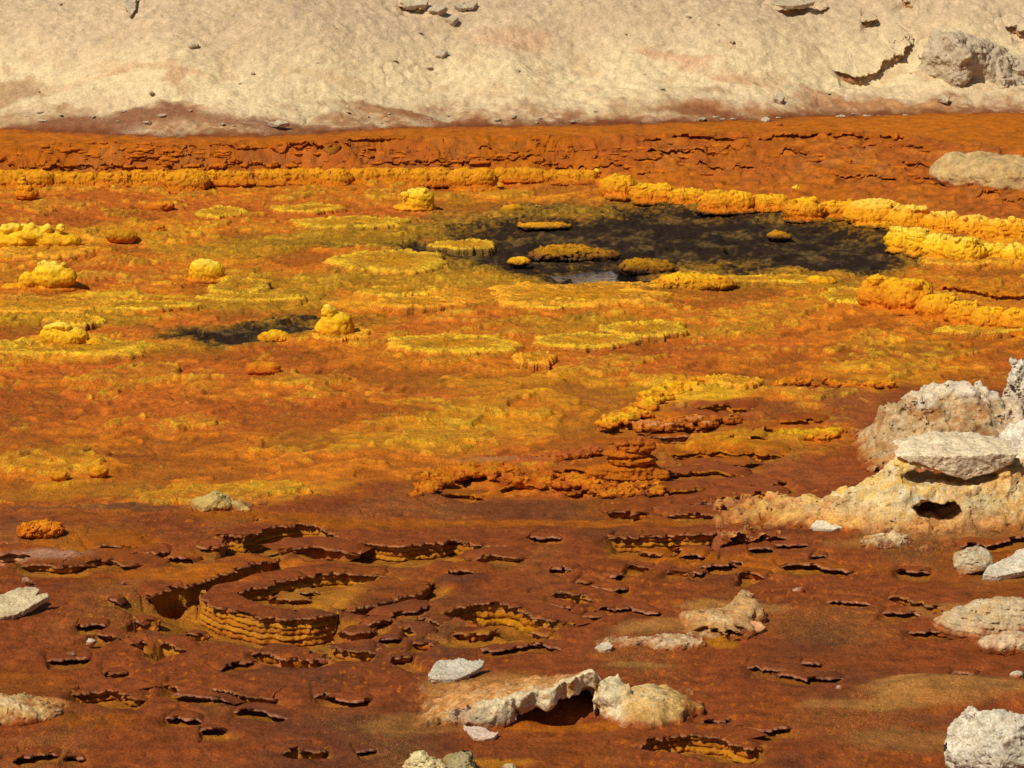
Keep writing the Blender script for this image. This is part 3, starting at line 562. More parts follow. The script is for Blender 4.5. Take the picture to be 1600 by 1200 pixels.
# ------------------------------------------------------------------ ground sheet and far slope
NU, NV = 1150, 1250
u = np.concatenate([[-14, -6, -3, -2, -1.5], np.linspace(-1.28, 1.28, NU), [1.5, 2, 3, 6, 14]])
yy = np.concatenate([[-60, -15, 2, 9, 13], 15.0 * (47.5 / 15.0) ** np.linspace(0, 1, NV), [52, 70, 200]])
U, YY = np.meshgrid(u, yy); X = U * (.1638 * np.maximum(YY, 14) * 1.02 + .3)
x, y = X.ravel().astype(f32), YY.ravel().astype(f32)
fine = (np.abs(U.ravel()) < 1.3) & (y > 14.9) & (y < 47.6)
cv = carve(x, y)
z = base_h(x, y) + np.where(fine, detail(x, y), 0) - cv
C = ground_col(x, y)
C[:, :3] = mix(C[:, :3], RI * (.9 + .3 * pn(x * 5, y * 5, 12))[:, None], .85 * sst(.015, .06, cv) * zone(x, y))
z = np.where(y - yshore(x) > .8, np.minimum(z, H_BANK - .35 * np.clip(y - yshore(x) - .8, 0, 1)), z)
ground = mk('ground', np.stack([x, y, z], 1), gridF(len(yy), len(u)), C, M_GROUND, loc=(0, 0, 0)); tag(ground, kind='structure')
ground['label'] = 'orange, yellow and brown salt crust of the hot spring basin'
hu = np.concatenate([[-70, -35, -20, -14], np.linspace(-11, 11, 1150), [14, 20, 35, 70]])
hv = np.concatenate([[-1.2, -.6], np.linspace(-.35, 5.6, 420), [6.2, 7, 9, 14, 30, 80]])
HX, HV = np.meshgrid(hu, hv); x = HX.ravel().astype(f32); y = (yshore(x) + HV.ravel()).astype(f32)
z = hill_h(x, y) + hill_detail(x, y) - carve(x, y, True) - .02
hillo = mk('hill', np.stack([x, y, z], 1), gridF(len(hv), len(hu)), hill_col(x, y), M_HILL, loc=(0, 0, 0)); tag(hillo, 'pale tan dry slope rising behind the spring basin', kind='structure')
E = ell(985, 424, 125, 26)
an = np.linspace(0, 2 * math.pi, 64, endpoint=False)
V = np.vstack([[(E[0], E[1], WATER_Z)], np.stack([E[0] + E[2] * np.cos(an), E[1] + E[3] * np.sin(an), np.full(64, WATER_Z)], 1)])
F = np.array([(0, 1 + i, 1 + (i + 1) % 64) for i in range(64)])
wat = mk('water', V, F, None, mw); tag(wat, 'dark shallow brine lying in the black pool', kind='structure')
for l in LEDGES: build_ledge(l, ground if l['label'] is None else None)
# ------------------------------------------------------------------ surfaces grown from distance fields
def snets(Vv, o, h):
    ins = Vv < 0; nx, ny, nz = Vv.shape; h = np.asarray(h, f32) * np.ones(3, f32)
    cn = [(i, j, k) for i in (0, 1) for j in (0, 1) for k in (0, 1)]
    cnt = sum(ins[i:nx - 1 + i, j:ny - 1 + j, k:nz - 1 + k].astype(np.int8) for i, j, k in cn)
    ids = np.argwhere((cnt > 0) & (cnt < 8)); idx = -np.ones(cnt.shape, np.int32); idx[tuple(ids.T)] = np.arange(len(ids))
    acc = np.zeros((len(ids), 3), f32); wt = np.zeros(len(ids), f32)
    for a in cn:
        for ax in range(3):
            if a[ax]: continue
            b = list(a); b[ax] = 1
            va = Vv[tuple((ids + a).T)]; vb = Vv[tuple((ids + b).T)]; m = (va < 0) != (vb < 0)
            t = va[m] / (va[m] - vb[m]); p = np.tile(np.array(a, f32), (int(m.sum()), 1)); p[:, ax] = t
            acc[m] += p; wt[m] += 1
    V = o + h * (ids + acc / wt[:, None]); Fs = []
    for ax in range(3):
        A = np.moveaxis(ins, ax, 0); u1, v1 = [(1, 2), (2, 0), (0, 1)][ax]
        sl0 = [slice(1, -1)] * 3; sl1 = [slice(1, -1)] * 3; sl0[ax] = slice(0, -1); sl1[ax] = slice(1, None)
        p0, p1 = ins[tuple(sl0)], ins[tuple(sl1)]; d = np.argwhere(p0 != p1); inside = p0[tuple(d.T)]
        off = np.ones(3, int); off[ax] = 0; d = d + off
        def cell(du, dv):
            e = d.copy(); e[:, u1] += du; e[:, v1] += dv; return idx[tuple(e.T)]
        q = np.stack([cell(-1, -1), cell(0, -1), cell(0, 0), cell(-1, 0)], 1); q[~inside] = q[~inside][:, ::-1]
        Fs.append(q)
    return V, np.concatenate(Fs)
def sdf_mesh(f, lo, hi, h):
    """f(x, y, z) < 0 inside; all in photo-pixel units round the anchor"""
    ax = [np.arange(a - h, b + 2 * h, h, dtype=f32) for a, b in zip(lo, hi)]
    Xg, Yg, Zg = np.meshgrid(*ax, indexing='ij')
    return snets(f(Xg, Yg, Zg).astype(f32), np.array([a[0] for a in ax], f32), h)
def vnormals(V, F):
    fn = np.cross(V[F[:, 2]] - V[F[:, 0]], V[F[:, 3]] - V[F[:, 1]]); n = np.zeros_like(V)
    for i in range(4): np.add.at(n, F[:, i], fn)
    return n / (np.linalg.norm(n, axis=1)[:, None] + 1e-9)
def ellip(x, y, z, c, r):
    a, b, d = (x - c[0]) / r[0], (y - c[1]) / r[1], (z - c[2]) / r[2]
    k0 = np.sqrt(a * a + b * b + d * d) + 1e-6; k1 = np.sqrt((a / r[0]) ** 2 + (b / r[1]) ** 2 + (d / r[2]) ** 2) + 1e-6
    return k0 * (k0 - 1) / k1
SEED = [1000]
def salt(name, px, py, blobs, label, cat, group=None, k=5, tops=None, cols=(YO, YE, PY), amp=(1.5, .9), freq=(.09, .34), strat=.06, res=None, hf=None, mat=None, lift=0, colf=None, extra=None):
    """smooth union of ellipsoids (dx, dz, rx, rz[, ry[, dy]]) with a knobbly skin, standing where the sight line meets the land"""
    p = G(px, py, hf); s = mpp(p); sd = SEED[0]; SEED[0] += 3
    B = []
    for b in blobs:
        dx, dz, rx, rz = b[:4]; ry = b[4] if len(b) > 4 else rx * .8; dy = b[5] if len(b) > 5 else ry * .75
        B.append(((dx, dy, dz), (rx, ry, rz)))
    lo = [min(c[i] - r[i] for c, r in B) - 6 for i in range(3)]; hi = [max(c[i] + r[i] for c, r in B) + 6 for i in range(3)]; lo[2] = max(lo[2], -14)
    h = res or max(.8, (np.prod([b - a for a, b in zip(lo, hi)]) / 320000) ** (1 / 3))
    def f(x, y, z):
        d = None
        for c, r in B:
            e = ellip(x, y, z, c, r); d = e if d is None else smin(d, e, k)
        m = np.abs(d) < 10
        q = d.copy(); xm, ym, zm = x[m], y[m], z[m]
        q[m] += amp[0] * (.5 - 2.0 * np.abs(pn3(xm * freq[0], ym * freq[0], zm * freq[0] * 1.2, sd))) - amp[1] * (np.abs(pn3(xm * freq[1], ym * freq[1], zm * freq[1], sd + 1)) * 2 - .4) + strat * np.sin(zm * .9 + 2 * pn3(xm * .05, ym * .05, zm * .05, sd))
        if extra: q = extra(q, x, y, z)
        return q
    V, F = sdf_mesh(f, lo, hi, h)
    n = vnormals(V, F)
    zt = hi[2] - 6
    if colf: C = colf(V, n)
    else:
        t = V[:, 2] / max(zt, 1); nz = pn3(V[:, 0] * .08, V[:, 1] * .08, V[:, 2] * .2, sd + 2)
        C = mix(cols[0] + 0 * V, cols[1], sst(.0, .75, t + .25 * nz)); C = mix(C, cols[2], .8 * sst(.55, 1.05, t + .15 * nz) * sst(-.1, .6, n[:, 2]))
        C = mix(C, cols[0] * .75, .5 * sst(.25, .6, pn3(V[:, 0] * .03, V[:, 1] * .03, V[:, 2] * .35, sd + 5)))
    if hf is None:
        wx, wy = V[:, 0] * s + p[0], V[:, 1] * s + p[1]; gz = (base_h(wx, wy) - p[2]) / s; C = mix(C, ground_col(wx, wy)[:, :3], 1 - sst(.5, 6, V[:, 2] - gz + 2.5 * pn3(V[:, 0] * .12, V[:, 1] * .12, V[:, 2] * .1, sd + 9)))
    W = V * s
    o = mk(name, W, F, C, mat or M_MOUND, loc=(0, 0, 0)); o.location = (p[0], p[1], p[2] + lift)
    tag(o, label, cat, group); return o
def knobs(x0, x1, z, n, r, seed=0, dz=2, dy=None):
    r_ = random.Random(seed); out = []
    for i in range(n):
        q = r * r_.uniform(.6, 1.25); out.append((x0 + (x1 - x0) * (i + r_.uniform(.1, .9)) / n, z + r_.uniform(-dz, dz), q * 1.1, q, q * 1.1, (dy if dy is not None else 12) + r_.uniform(-6, 6)))
    return out
DKY = (OR * .9, YO, YE * .95)
SM = lambda *a, **k: salt('salt_mound', *a, cat='salt mound', **k)
# ---- free standing mounds of the basin
SM(522, 530, [(0, 14, 31, 20), (3, 26, 25, 15), (-8, 42, 12, 10), (-9, 49, 7, 6), (0, 0, 46, 6, 40)], 'bell shaped yellow salt mound with rounded nipple on top, right of the small dark pool', k=4)
SM(322, 440, [(0, 12, 27, 17), (-7, 22, 18, 12), (9, 17, 18, 13), (32, 2, 14, 5), (4, 0, 40, 5, 36)], 'smooth block like yellow salt mound standing alone in the middle of the left flats', k=6, amp=(1.2, .8))
SM(73, 454, [(6, 16, 36, 19), (-30, 13, 15, 15), (6, 29, 26, 11), (30, 20, 16, 14), (-54, 3, 20, 6), (0, 0, 60, 6, 44)] + knobs(-18, 28, 38, 5, 6, 1), 'squat yellow salt mound with knobbly crown and deep shaded right side, near left edge', k=4)
SM(45, 391, [(-30, 12, 50, 17), (30, 12, 34, 16), (60, 12, 20, 12), (-50, 16, 24, 14), (0, 22, 40, 12)] + knobs(-45, 50, 33, 9, 7, 2), 'broad yellow salt cluster topped by many pale knobs, cut by the left edge', k=4)
SM(100, 545, [(-2, 12, 38, 17), (-14, 20, 25, 14), (12, 18, 24, 13), (-22, 33, 9, 5), (-8, 35, 11, 6), (3, 33, 8, 5), (46, 6, 14, 8)], 'drum shaped yellow salt mound with pale crumbly cap, lowest at the left edge', k=5)
SM(38, 313, [(2, 8, 19, 11), (0, 18, 11, 8), (-2, 27, 8, 5), (-2, 33, 5, 3)], 'little tiered orange yellow cone in front of the left end of the far bank', cols=DKY, k=3)
SM(653, 331, [(0, 12, 25, 15), (3, 22, 22, 11), (-20, 26, 7, 6), (-6, 4, 34, 6)] + knobs(-16, 14, 31, 4, 5, 3), 'flat topped yellow salt stump left of the black pool, below the far bank', k=4)
SM(188, 379, [(0, 8, 24, 11), (-8, 12, 14, 8), (12, 8, 14, 10)], 'low brownish yellow salt lump right of the broad knobbly cluster', cols=(OR * .7, OL * 1.2, YO * .9), k=4)
SM(246, 366, [(0, 6, 12, 9)], 'small smooth orange salt bump beyond the block like mound', cols=(OR, OR, YO * .8), k=4)
SM(428, 535, [(0, 4, 27, 10), (-4, 8, 16, 7)], 'low yellow salt dome on the near rim of the small dark pool', cols=(YO, YO, YE), k=5, amp=(2, 1.2))
SM(410, 588, [(0, 8, 26, 12), (-12, 10, 14, 10), (14, 10, 14, 11)], 'rough orange salt lump in front of the small dark pool', cols=(RO * .9, OR, YO * .8), k=4)
SM(250, 330, [(-5, 4, 24, 8), (8, 8, 14, 7)], 'low speckled orange yellow bump on the red flats under the far bank', cols=(OR * .8, OR, YO), k=4)
SM(897, 404, [(-34, 4, 30, 9, 34), (-6, 8, 34, 9, 30), (26, 3, 34, 8, 30), (52, 1, 18, 6, 20), (-52, 2, 18, 7, 22), (0, 0, 66, 5, 46)], 'longest olive yellow salt hump rising from the black pool', cols=(BRD, OL * .9, YO * .8), amp=(3, 1.8), k=6)
SM(1012, 425, [(-12, 6, 30, 11, 28), (16, 5, 26, 9, 26), (-28, 4, 16, 8, 20), (34, 2, 16, 7, 18), (0, 0, 48, 6, 36)], 'domed brown yellow salt hump at near edge of the black pool by the blue glint', cols=(BRD * .8, OL * .7, OL * 1.25), amp=(3, 1.8), k=5)
SM(810, 415, [(0, 4, 18, 8), (8, 5, 9, 6)], 'small bright yellow salt cap in the left part of the black pool', cols=(OL, YO, YE), k=4)
SM(850, 357, [(0, 1, 44, 4, 26), (-20, 2, 20, 4, 18), (22, 1, 18, 4, 16)], 'thin flat yellow salt strip at the far edge of the black pool', cols=(OL, YO, YO), k=4)
SM(1085, 450, [(-4, 3, 58, 9, 40), (-18, 10, 36, 8, 30), (26, 7, 32, 8, 30), (-44, 2, 26, 7, 26), (40, 3, 24, 8, 30), (0, 0, 66, 5, 48)], 'large flat topped yellow salt shelf on the near side of the black pool', cols=(OL, YO, YE), k=5, amp=(2.5, 2))
SM(1215, 374, [(0, 4, 16, 8), (10, 2, 14, 5)], 'small olive salt cap in the right part of the black pool', cols=(BRD, OL, YO * .8), k=4)
SM(1284, 447, [(0, 4, 25, 8), (-8, 8, 14, 6)], 'small yellow salt cushion right of the large yellow shelf', cols=(OL, YO, YE), k=4)
SM(800, 334, [(0, 4, 20, 8), (4, 8, 11, 5)], 'small olive yellow salt bump beyond the black pool, right of the stump', cols=(OL * .7, OL, YO), k=4)
SM(62, 842, [(-14, 8, 22, 11), (12, 10, 24, 13), (0, 16, 22, 9)] + knobs(-28, 30, 17, 6, 6, 9), 'crumbly orange lump on the brown crust near the left edge', cols=(OR * .85, OR * 1.15, YO), amp=(3, 2.4), k=4)
SM(155, 745, [(0, 6, 14, 10), (-6, 4, 12, 8)], 'small orange yellow knob at the left of the lower flats', cols=(OR, YO * .8, YO), k=4)
SM(92, 750, [(0, 4, 16, 8)], 'low yellowish knob left of the small orange yellow knob', cols=(OR, YO * .8, YO), k=4)
SM(985, 752, [(-4, 6, 62, 12, 40), (0, 16, 46, 12, 30), (3, 30, 40, 10, 28), (-6, 41, 38, 8, 26), (6, 50, 34, 7, 24), (-14, 58, 12, 6), (12, 60, 12, 7), (30, 57, 11, 6), (-48, 12, 22, 12), (44, 6, 18, 10)], 'square stacked orange salt block with brown knobs on top, in the middle of the picture', cols=(OR * .7, OR * .8, BR * 1.3), strat=.6, amp=(2.4, 1.5), k=2)
def ridge(px, py, pts, label, cols, r=8, n=40, spread=9, seed=1):
    base = G(px, py); s = mpp(base); q = random.Random(seed); bl = []
    P3 = [G(a, b) for a, b in pts]; L_ = [0]
    for a, b in zip(P3[:-1], P3[1:]): L_.append(L_[-1] + float(np.linalg.norm(b - a)))
    for i in range(n):
        t = L_[-1] * (i + q.random()) / n; X = np.interp(t, L_, [p[0] for p in P3]); Y = np.interp(t, L_, [p[1] for p in P3]); R_ = r * q.uniform(.6, 1.4)
        bl.append(((X - base[0]) / s + q.uniform(-spread, spread), q.uniform(-.25, .3) * R_, R_ * 1.35, R_ * .62, R_ * 1.2, (Y - base[1]) / s + q.uniform(-spread, spread) * 2.6))
    return salt('salt_ridge', px, py, bl, label, 'salt ridge', cols=cols, k=6, amp=(3, 1.8))
ridge(1040, 640, [(940, 668), (985, 655), (1010, 630), (1040, 610), (1090, 600), (1155, 596)], 'knobbly bright yellow salt ridge curving over the middle right flats', (OR, YO * .95, YE * .9), n=120, r=6, spread=15, seed=3)
ridge(1230, 605, [(1205, 603), (1240, 598), (1330, 604), (1400, 608)], 'row of small yellow knobs left of the white topped outcrop', (OR * .9, OR, YO), n=34, r=5.5, spread=7, seed=4)
ridge(1230, 680, [(1215, 684), (1250, 678), (1285, 684), (1310, 676)], 'short yellow crumbly ridge at the end of the terrace edge, left of the outcrop', (OR * .8, YO * .8, YE * .8), n=34, r=7, spread=8, seed=5)
ridge(760, 740, [(650, 765), (690, 750), (730, 735), (770, 730), (800, 745)], 'cluster of dull orange knobs left of the stacked salt block', (OR * .75, OR * .88, YO * .75), n=80, r=6.5, spread=16, seed=6)
ridge(880, 760, [(790, 742), (850, 745), (900, 752), (960, 768), (1040, 764)], 'crumbly orange rubble ridge in front of the stacked salt block', (OR * .78, OR * .92, YO * .85), n=100, r=6.5, spread=15, seed=7)
ridge(870, 712, [(820, 716), (880, 712), (940, 706)], 'brown capped low salt ridge running left from the stacked salt block', (OR * .7, BR * 1.5, BR * 1.5), n=40, r=6, spread=7, seed=8)
ridge(1060, 660, [(1000, 668), (1060, 662), (1150, 650)], 'low orange salt rubble under the bright yellow ridge', (OR * .8, OR * .95, SAL), n=40, r=6, spread=9, seed=9)
# ---- lobed walls: every swelling a thing of its own
def lobe(x0, x1, yt, yb, label, group, cols, kn=2, seed=0, name='salt_buttress'):
    wd = (x1 - x0) / 2; H = (yb - yt) * .92; q = random.Random(seed * 7 + int(x0)); n = max(1, round(wd / (H * .62))); bl = []
    for i in range(n):
        c = -wd + (i + .5) * 2 * wd / n; rr = wd / n * q.uniform(1.2, 1.6)
        bl += [(c, H * .34, rr, H * .62 * q.uniform(.72, 1.12), max(12, rr * .8), max(12, rr * .8)), (c + q.uniform(-2, 2), H * .72, rr * .8, H * .3, max(10, rr * .7), max(14, rr * .9))]
    if kn: bl += [(b[0], b[1], b[2], b[3], b[4], b[5] + 6) for b in knobs(-wd * .8, wd * .8, H * .95, kn, max(3.6, H * .17), seed + int(x0), 1.5)]
    bl.append((q.uniform(-4, 4), 1, wd * 1.25, 5, wd * .8, wd * .2)); bl.append((0, H * .5, wd * 1.25, H * .46, 18, 22))
    return salt(name, (x0 + x1) / 2, yb, bl, label, 'salt buttress', group, k=3.5, cols=cols, amp=(2.0, 1.1), strat=.08, extra=lambda q, x, y, z: q + 2.4 * (np.abs(pn3(x * .16, y * .16, z * .03, seed + 60)) - .25))
ORD = 'leftmost second third fourth fifth sixth seventh eighth ninth tenth eleventh twelfth thirteenth fourteenth'.split()
WALL = [(-20, 72, 267, 297), (75, 150, 270, 294), (152, 200, 268, 292), (200, 262, 266, 292), (262, 316, 268, 300), (318, 392, 267, 287), (394, 452, 266, 288), (452, 512, 264, 287), (508, 541, 266, 291), (545, 640, 264, 286), (642, 704, 264, 290), (705, 770, 264, 297), (772, 850, 264, 282), (852, 932, 267, 286)]
for i, (a, b, c, d) in enumerate(WALL):
    lobe(a, b, c, d, f'{ORD[i]} of the flat orange yellow lobes along the foot of the far bank' if i == 0 else f'{ORD[i]} lobe from the left in the orange yellow wall at the far bank', 'orange yellow lobes under the far bank', (OR * .9, YO * .8, YO), 0, i)
ROW1 = [(945, 990, 276, 310), (992, 1052, 288, 318), (1050, 1102, 296, 322), (1100, 1177, 300, 332), (1178, 1232, 306, 330), (1232, 1284, 312, 346), (1284, 1342, 316, 342), (1338, 1402, 316, 354), (1396, 1452, 324, 364), (1448, 1500, 334, 366), (1496, 1550, 340, 372), (1545, 1612, 344, 378)]
for i, (a, b, c, d) in enumerate(ROW1):
    lobe(a, b, c, d, f'{ORD[i]} yellow lobe of the long row along the far right side of the black pool' if i == 0 else f'{ORD[i]} lobe from the left in the long yellow row behind the black pool', 'yellow lobes behind the black pool', (OR, YO, YE) if i < 7 else (YO, YO * 1.15, PY), 3 if i > 3 else 2, i)
ROW2 = [(1390, 1434, 358, 394), (1422, 1452, 360, 400), (1446, 1494, 370, 408), (1488, 1534, 374, 412), (1530, 1574, 384, 408), (1572, 1620, 386, 412)]
for i, (a, b, c, d) in enumerate(ROW2):
    lobe(a, b, c, d, f'{ORD[i]} bright yellow lobe of the short row at the right end of the black pool' if i == 0 else f'{ORD[i]} lobe from the left in the short bright row right of the black pool', 'bright yellow lobes right of the black pool', (YO, YE, PY), 5, 20 + i)
ROW3 = [(1354, 1404, 436, 484), (1396, 1452, 440, 490), (1446, 1496, 464, 500), (1490, 1532, 474, 510), (1526, 1576, 484, 518), (1570, 1625, 488, 522)]
for i, (a, b, c, d) in enumerate(ROW3):
    lobe(a, b, c, d, f'{ORD[i]} orange yellow lobe of the nearest row at the right edge' if i == 0 else f'{ORD[i]} lobe from the left in the nearest yellow row at right edge', 'orange yellow lobes nearest the right edge', (OR, YO, YE * .95), 4, 40 + i)
for a, b, l in ((933, 276, 'lone pale yellow knob on top of the bank just left of the long yellow row'), (1244, 302, 'small pale tipped yellow spike standing behind the long yellow row'), (1300, 478, 'tiny pale knob on the dark brine margin by the nearest yellow row')):
    SM(a, b, [(0, 3, 8, 6), (0, 8, 5, 4)], l, k=3)
# ---- flat pads with a raised crystalline rim
def pad(cx, cy, rx, ry, label, h=.04, cin=OL * 1.15, crim=YE * .9, seed=0, wob=.3):
    p = G(cx, cy); a = G(cx + rx, cy); f_, n_ = G(cx, cy - ry), G(cx, cy + ry); RX = abs(a[0] - p[0]); RY = (f_[1] - n_[1]) / 2; X0, Y0 = p[0], (f_[1] + n_[1]) / 2
    nt_, nr = 260, 34; th = np.linspace(0, 2 * math.pi, nt_, endpoint=False); rr = np.concatenate([np.linspace(0, .8, 16), np.linspace(.82, 1.06, nr - 16)])
    TT, RR = np.meshgrid(th, rr); sd = 700 + seed * 5; cx_, sx_ = np.cos(TT), np.sin(TT)
    edge = 1 + wob * fbm(cx_ * 1.6, sx_ * 1.6, sd, 4) + .06 * fbm(cx_ * 7, sx_ * 7, sd + 8, 3) + .03 * np.abs(pn(TT * 22, TT * 0, sd + 1))
    x = X0 + RX * RR * edge * cx_; y = Y0 + RY * RR * edge * sx_
    pr = np.interp(RR, [0, .5, .8, .88, .94, .98, 1.02, 1.06], [.5, .55, .75, 1.0, .85, .5, .1, -.4])
    hh = h * pr + (.02 * np.abs(pn(x * 7, y * 7, sd + 2)) + .022 * np.abs(pn(x * 16, y * 14, sd + 3)) + .016 * np.abs(pn(x * 34, y * 26, sd + 7))) * sst(1.06, .95, RR)
    hh = hh * 1.0 - .10 * sst(1.02, 1.06, RR)
    z = base_h(x.ravel(), y.ravel()).reshape(x.shape) + .02 + hh
    g4 = pn(x * 13, y * 9, sd + 9) + pn(x * 30, y * 16, sd + 10); c = mix(cin + 0 * x[..., None], crim, sst(.62, .98, RR + .25 * fbm(x * 3, y * 3, sd + 4, 3) + .12 * g4)) * (1 + .2 * g4)[..., None]; c = mix(c, OR * .9, .75 * sst(.985, 1.03, RR)); c = mix(c, OR, .35 * sst(.1, .6, fbm(x * 2, y * 2, sd + 6, 3)))
    gc_ = ground_col(x.ravel(), y.ravel())[:, :3].reshape(c.shape); c = mix(c, gc_, np.clip(.04 + .28 * g4, 0, .5)); c = mix(c, gc_, .85 * sst(.97, 1.04, RR))
    c = np.concatenate([c, (.75 * sst(.3, .9, RR) + .2)[..., None]], -1)
    i = np.arange(len(rr) * nt_).reshape(len(rr), nt_); j = np.roll(i, -1, 1)
    F = np.stack([i[:-1], j[:-1], j[1:], i[1:]], -1).reshape(-1, 4)[:, ::-1]
    V = np.stack([x, y, z], -1).reshape(-1, 3) - p
    o = mk('salt_pad', V, F, c.reshape(-1, 4), M_GROUND, loc=(0, 0, 0)); o.location = p
    tag(o, label, 'salt pad', 'flat salt pads of the basin'); return o
PADS = [(700, 543, 100, 14, 'wide flat oval pad with bright scalloped rim, right of and below the bell shaped mound'), (900, 467, 132, 17, 'largest oval yellow pad, just in front of the black pool'), (612, 414, 86, 16, 'pale speckled oval pad at the left tip of the black pool'),
 (628, 460, 62, 8, 'thin yellow pad between the pale oval pad and the bell shaped mound'), (650, 478, 74, 8, 'thin olive pad just under another thin yellow pad, right of the bell shaped mound'), (910, 538, 72, 11, 'rough rimmed pad left of the long slanting pad'), (1010, 520, 62, 12, 'slanting pad with serrated rim in front of the largest yellow pad'),
 (836, 566, 34, 8, 'small yellow pad to the lower right of the wide flat oval pad'), (545, 352, 82, 8, 'thin bright yellow strip pad left of the salt stump'), (372, 452, 42, 13, 'speckled yellow pad at the right foot of the block like mound'), (70, 396, 74, 11, 'bright skirt pad under the broad knobbly cluster'),
 (345, 336, 36, 8, 'low yellow pad in the middle of the red flats at upper left'), (1322, 467, 40, 11, 'olive pad left of the nearest yellow lobes'), (530, 527, 46, 9, 'bright skirt pad round the bell shaped mound'), (726, 387, 48, 7, 'thin yellow pad in the left arm of the black pool'), (100, 548, 130, 14, 'wide yellow skirt pad under the drum shaped mound'),
 (40, 482, 130, 11, 'long yellow pad at the left edge between the squat mound and the drum shaped mound'), (120, 506, 42, 8, 'small yellow ledge pad behind the drum shaped mound'), (210, 482, 90, 6, 'thin pale yellow stripe pad left of the small dark pool'), (1520, 410, 85, 7, 'pale yellow skirt pad under the short bright row'), (1210, 441, 90, 5, 'thin olive yellow pad along the near rim of the black pool'),
 (860, 480, 60, 7, 'inner crescent pad at the front of the largest yellow pad'), (965, 452, 60, 5, 'narrow pad between the blue glint and the large yellow shelf'), (400, 470, 78, 5, 'thin yellow stripe pad above the small dark pool'), (480, 330, 60, 5, 'faint yellow stripe pad left of the salt stump, under the far bank'), (1150, 601, 44, 7, 'low yellow pad beyond the knobbly yellow ridge'), (1540, 715 - 195, 70, 6, 'pale skirt pad at the foot of the nearest yellow lobes')]
for i, (a, b, c, d, l) in enumerate(PADS): pad(a, b, c, d, l, seed=i, h=.010 + .0012 * d, cin=(OL * 1.15, YO * .75, OL * 1.3)[i % 3], crim=(YE * .95, YO * 1.2, YE * .85)[i % 3])
# ------------------------------------------------------------------ pale weathered rocks and crusts
def rockcol(main=WHT, low=SAND * 1.2, patch=YO * .9, pz=.35, zl=(0., .5), patchm=.35, sc=.03):
    def f(V, n, sd=[0]):
        sd[0] += 1; zt = V[:, 2].max(); t = V[:, 2] / zt
        a = fbm3(V[:, 0] * sc, V[:, 1] * sc, V[:, 2] * sc, 800 + sd[0], 4); b = fbm3(V[:, 0] * sc * 4, V[:, 1] * sc * 4, V[:, 2] * sc * 4, 820 + sd[0], 3)
        c = mix(main + 0 * V, main * C_(.82, .76, .66), sst(-.2, .7, b)); c = mix(c, patch, patchm * sst(.0, .5, a)); c = mix(c, low, .9 * (1 - sst(zl[0], zl[1], t + .3 * a + .15 * b)))
        c = mix(c, C_(.40, .31, .19), .4 * sst(.35, .7, b - .3 * a))
        return np.concatenate([np.clip(c, .01, .85), (.5 * sst(.1, .8, b + .3))[:, None]], 1)
    return f
def rock(name, px, py, fn, lo, hi, label, cat='rock', group=None, cols=None, amp=(5, 2.2), freq=(.035, .13), res=None, hf=None, mat=None, lift=0, blend=15, ck=.5):
    p = G(px, py, hf); s = mpp(p); sd = SEED[0]; SEED[0] += 4
    lo = (lo[0], lo[1], lo[2] - 16)
    h = res or max(1.0, (np.prod([b - a for a, b in zip(lo, hi)]) / 700000) ** (1 / 3))
    def f(x, y, z):
        d = fn(x, y, z); m = np.abs(d) < 16; xm, ym, zm = x[m], y[m], z[m]
        n = fbm3(xm * freq[0], ym * freq[0], zm * freq[0], sd, 3, .55); n2 = np.abs(pn3(xm * freq[1], ym * freq[1], zm * freq[1] * 1.6, sd + 1)) * 2 - .5; n3 = pn3(xm * freq[1] * 2.6, ym * freq[1] * 2.6, zm * freq[1] * 2.6, sd + 2)
        cr = 1 - sst(.0, .09, np.abs(pn3(xm * freq[0] * .9 + .3 * n, ym * freq[0] * .9, zm * freq[0] * 1.3 + .3 * n2, sd + 5)))
        fl_ = np.floor(n * 3.5) / 3.5
        d = d.copy(); d[m] += amp[0] * (.45 * n + .65 * fl_) + amp[1] * (.38 * n2 + .22 * n3) + ck * amp[0] * cr * sst(.0, .4, n2 + .2); return d
    V, F = sdf_mesh(f, lo, hi, h); n = vnormals(V, F); C = (cols or rockcol())(V, n)
    if hf is None and blend:
        wx, wy = V[:, 0] * s + p[0], V[:, 1] * s + p[1]; gz = (base_h(wx, wy) - p[2]) / s; e1 = fbm3(V[:, 0] * .05, V[:, 1] * .05, V[:, 2] * .05, sd + 3, 3)
        C = mix(C, ground_col(wx, wy), 1 - sst(0, blend, V[:, 2] - gz + blend * .6 * e1))
    o = mk(name, V * s, F, C, mat or M_ROCK, loc=(0, 0, 0)); o.location = (p[0], p[1], p[2] + lift); tag(o, label, cat, group); return o
def rotx(y, z, a): c, s = math.cos(a), math.sin(a); return y * c + z * s, -y * s + z * c
def poly_d(x, y, pts):
    d = np.full(x.shape, 1e9, f32); ins = np.zeros(x.shape, bool); n = len(pts)
    for i in range(n):
        (ax, ay), (bx, by) = pts[i], pts[(i + 1) % n]; ex, ey = bx - ax, by - ay; wx, wy = x - ax, y - ay
        t = np.clip((wx * ex + wy * ey) / (ex * ex + ey * ey + 1e-9), 0, 1); d = np.minimum(d, (wx - ex * t) ** 2 + (wy - ey * t) ** 2)
        cnd = ((ay <= y) & (y < by)) | ((by <= y) & (y < ay)); ins ^= cnd & (x < ex * (y - ay) / (ey if abs(ey) > 1e-9 else 1e-9) + ax)
    d = np.sqrt(d); return np.where(ins, -d, d)
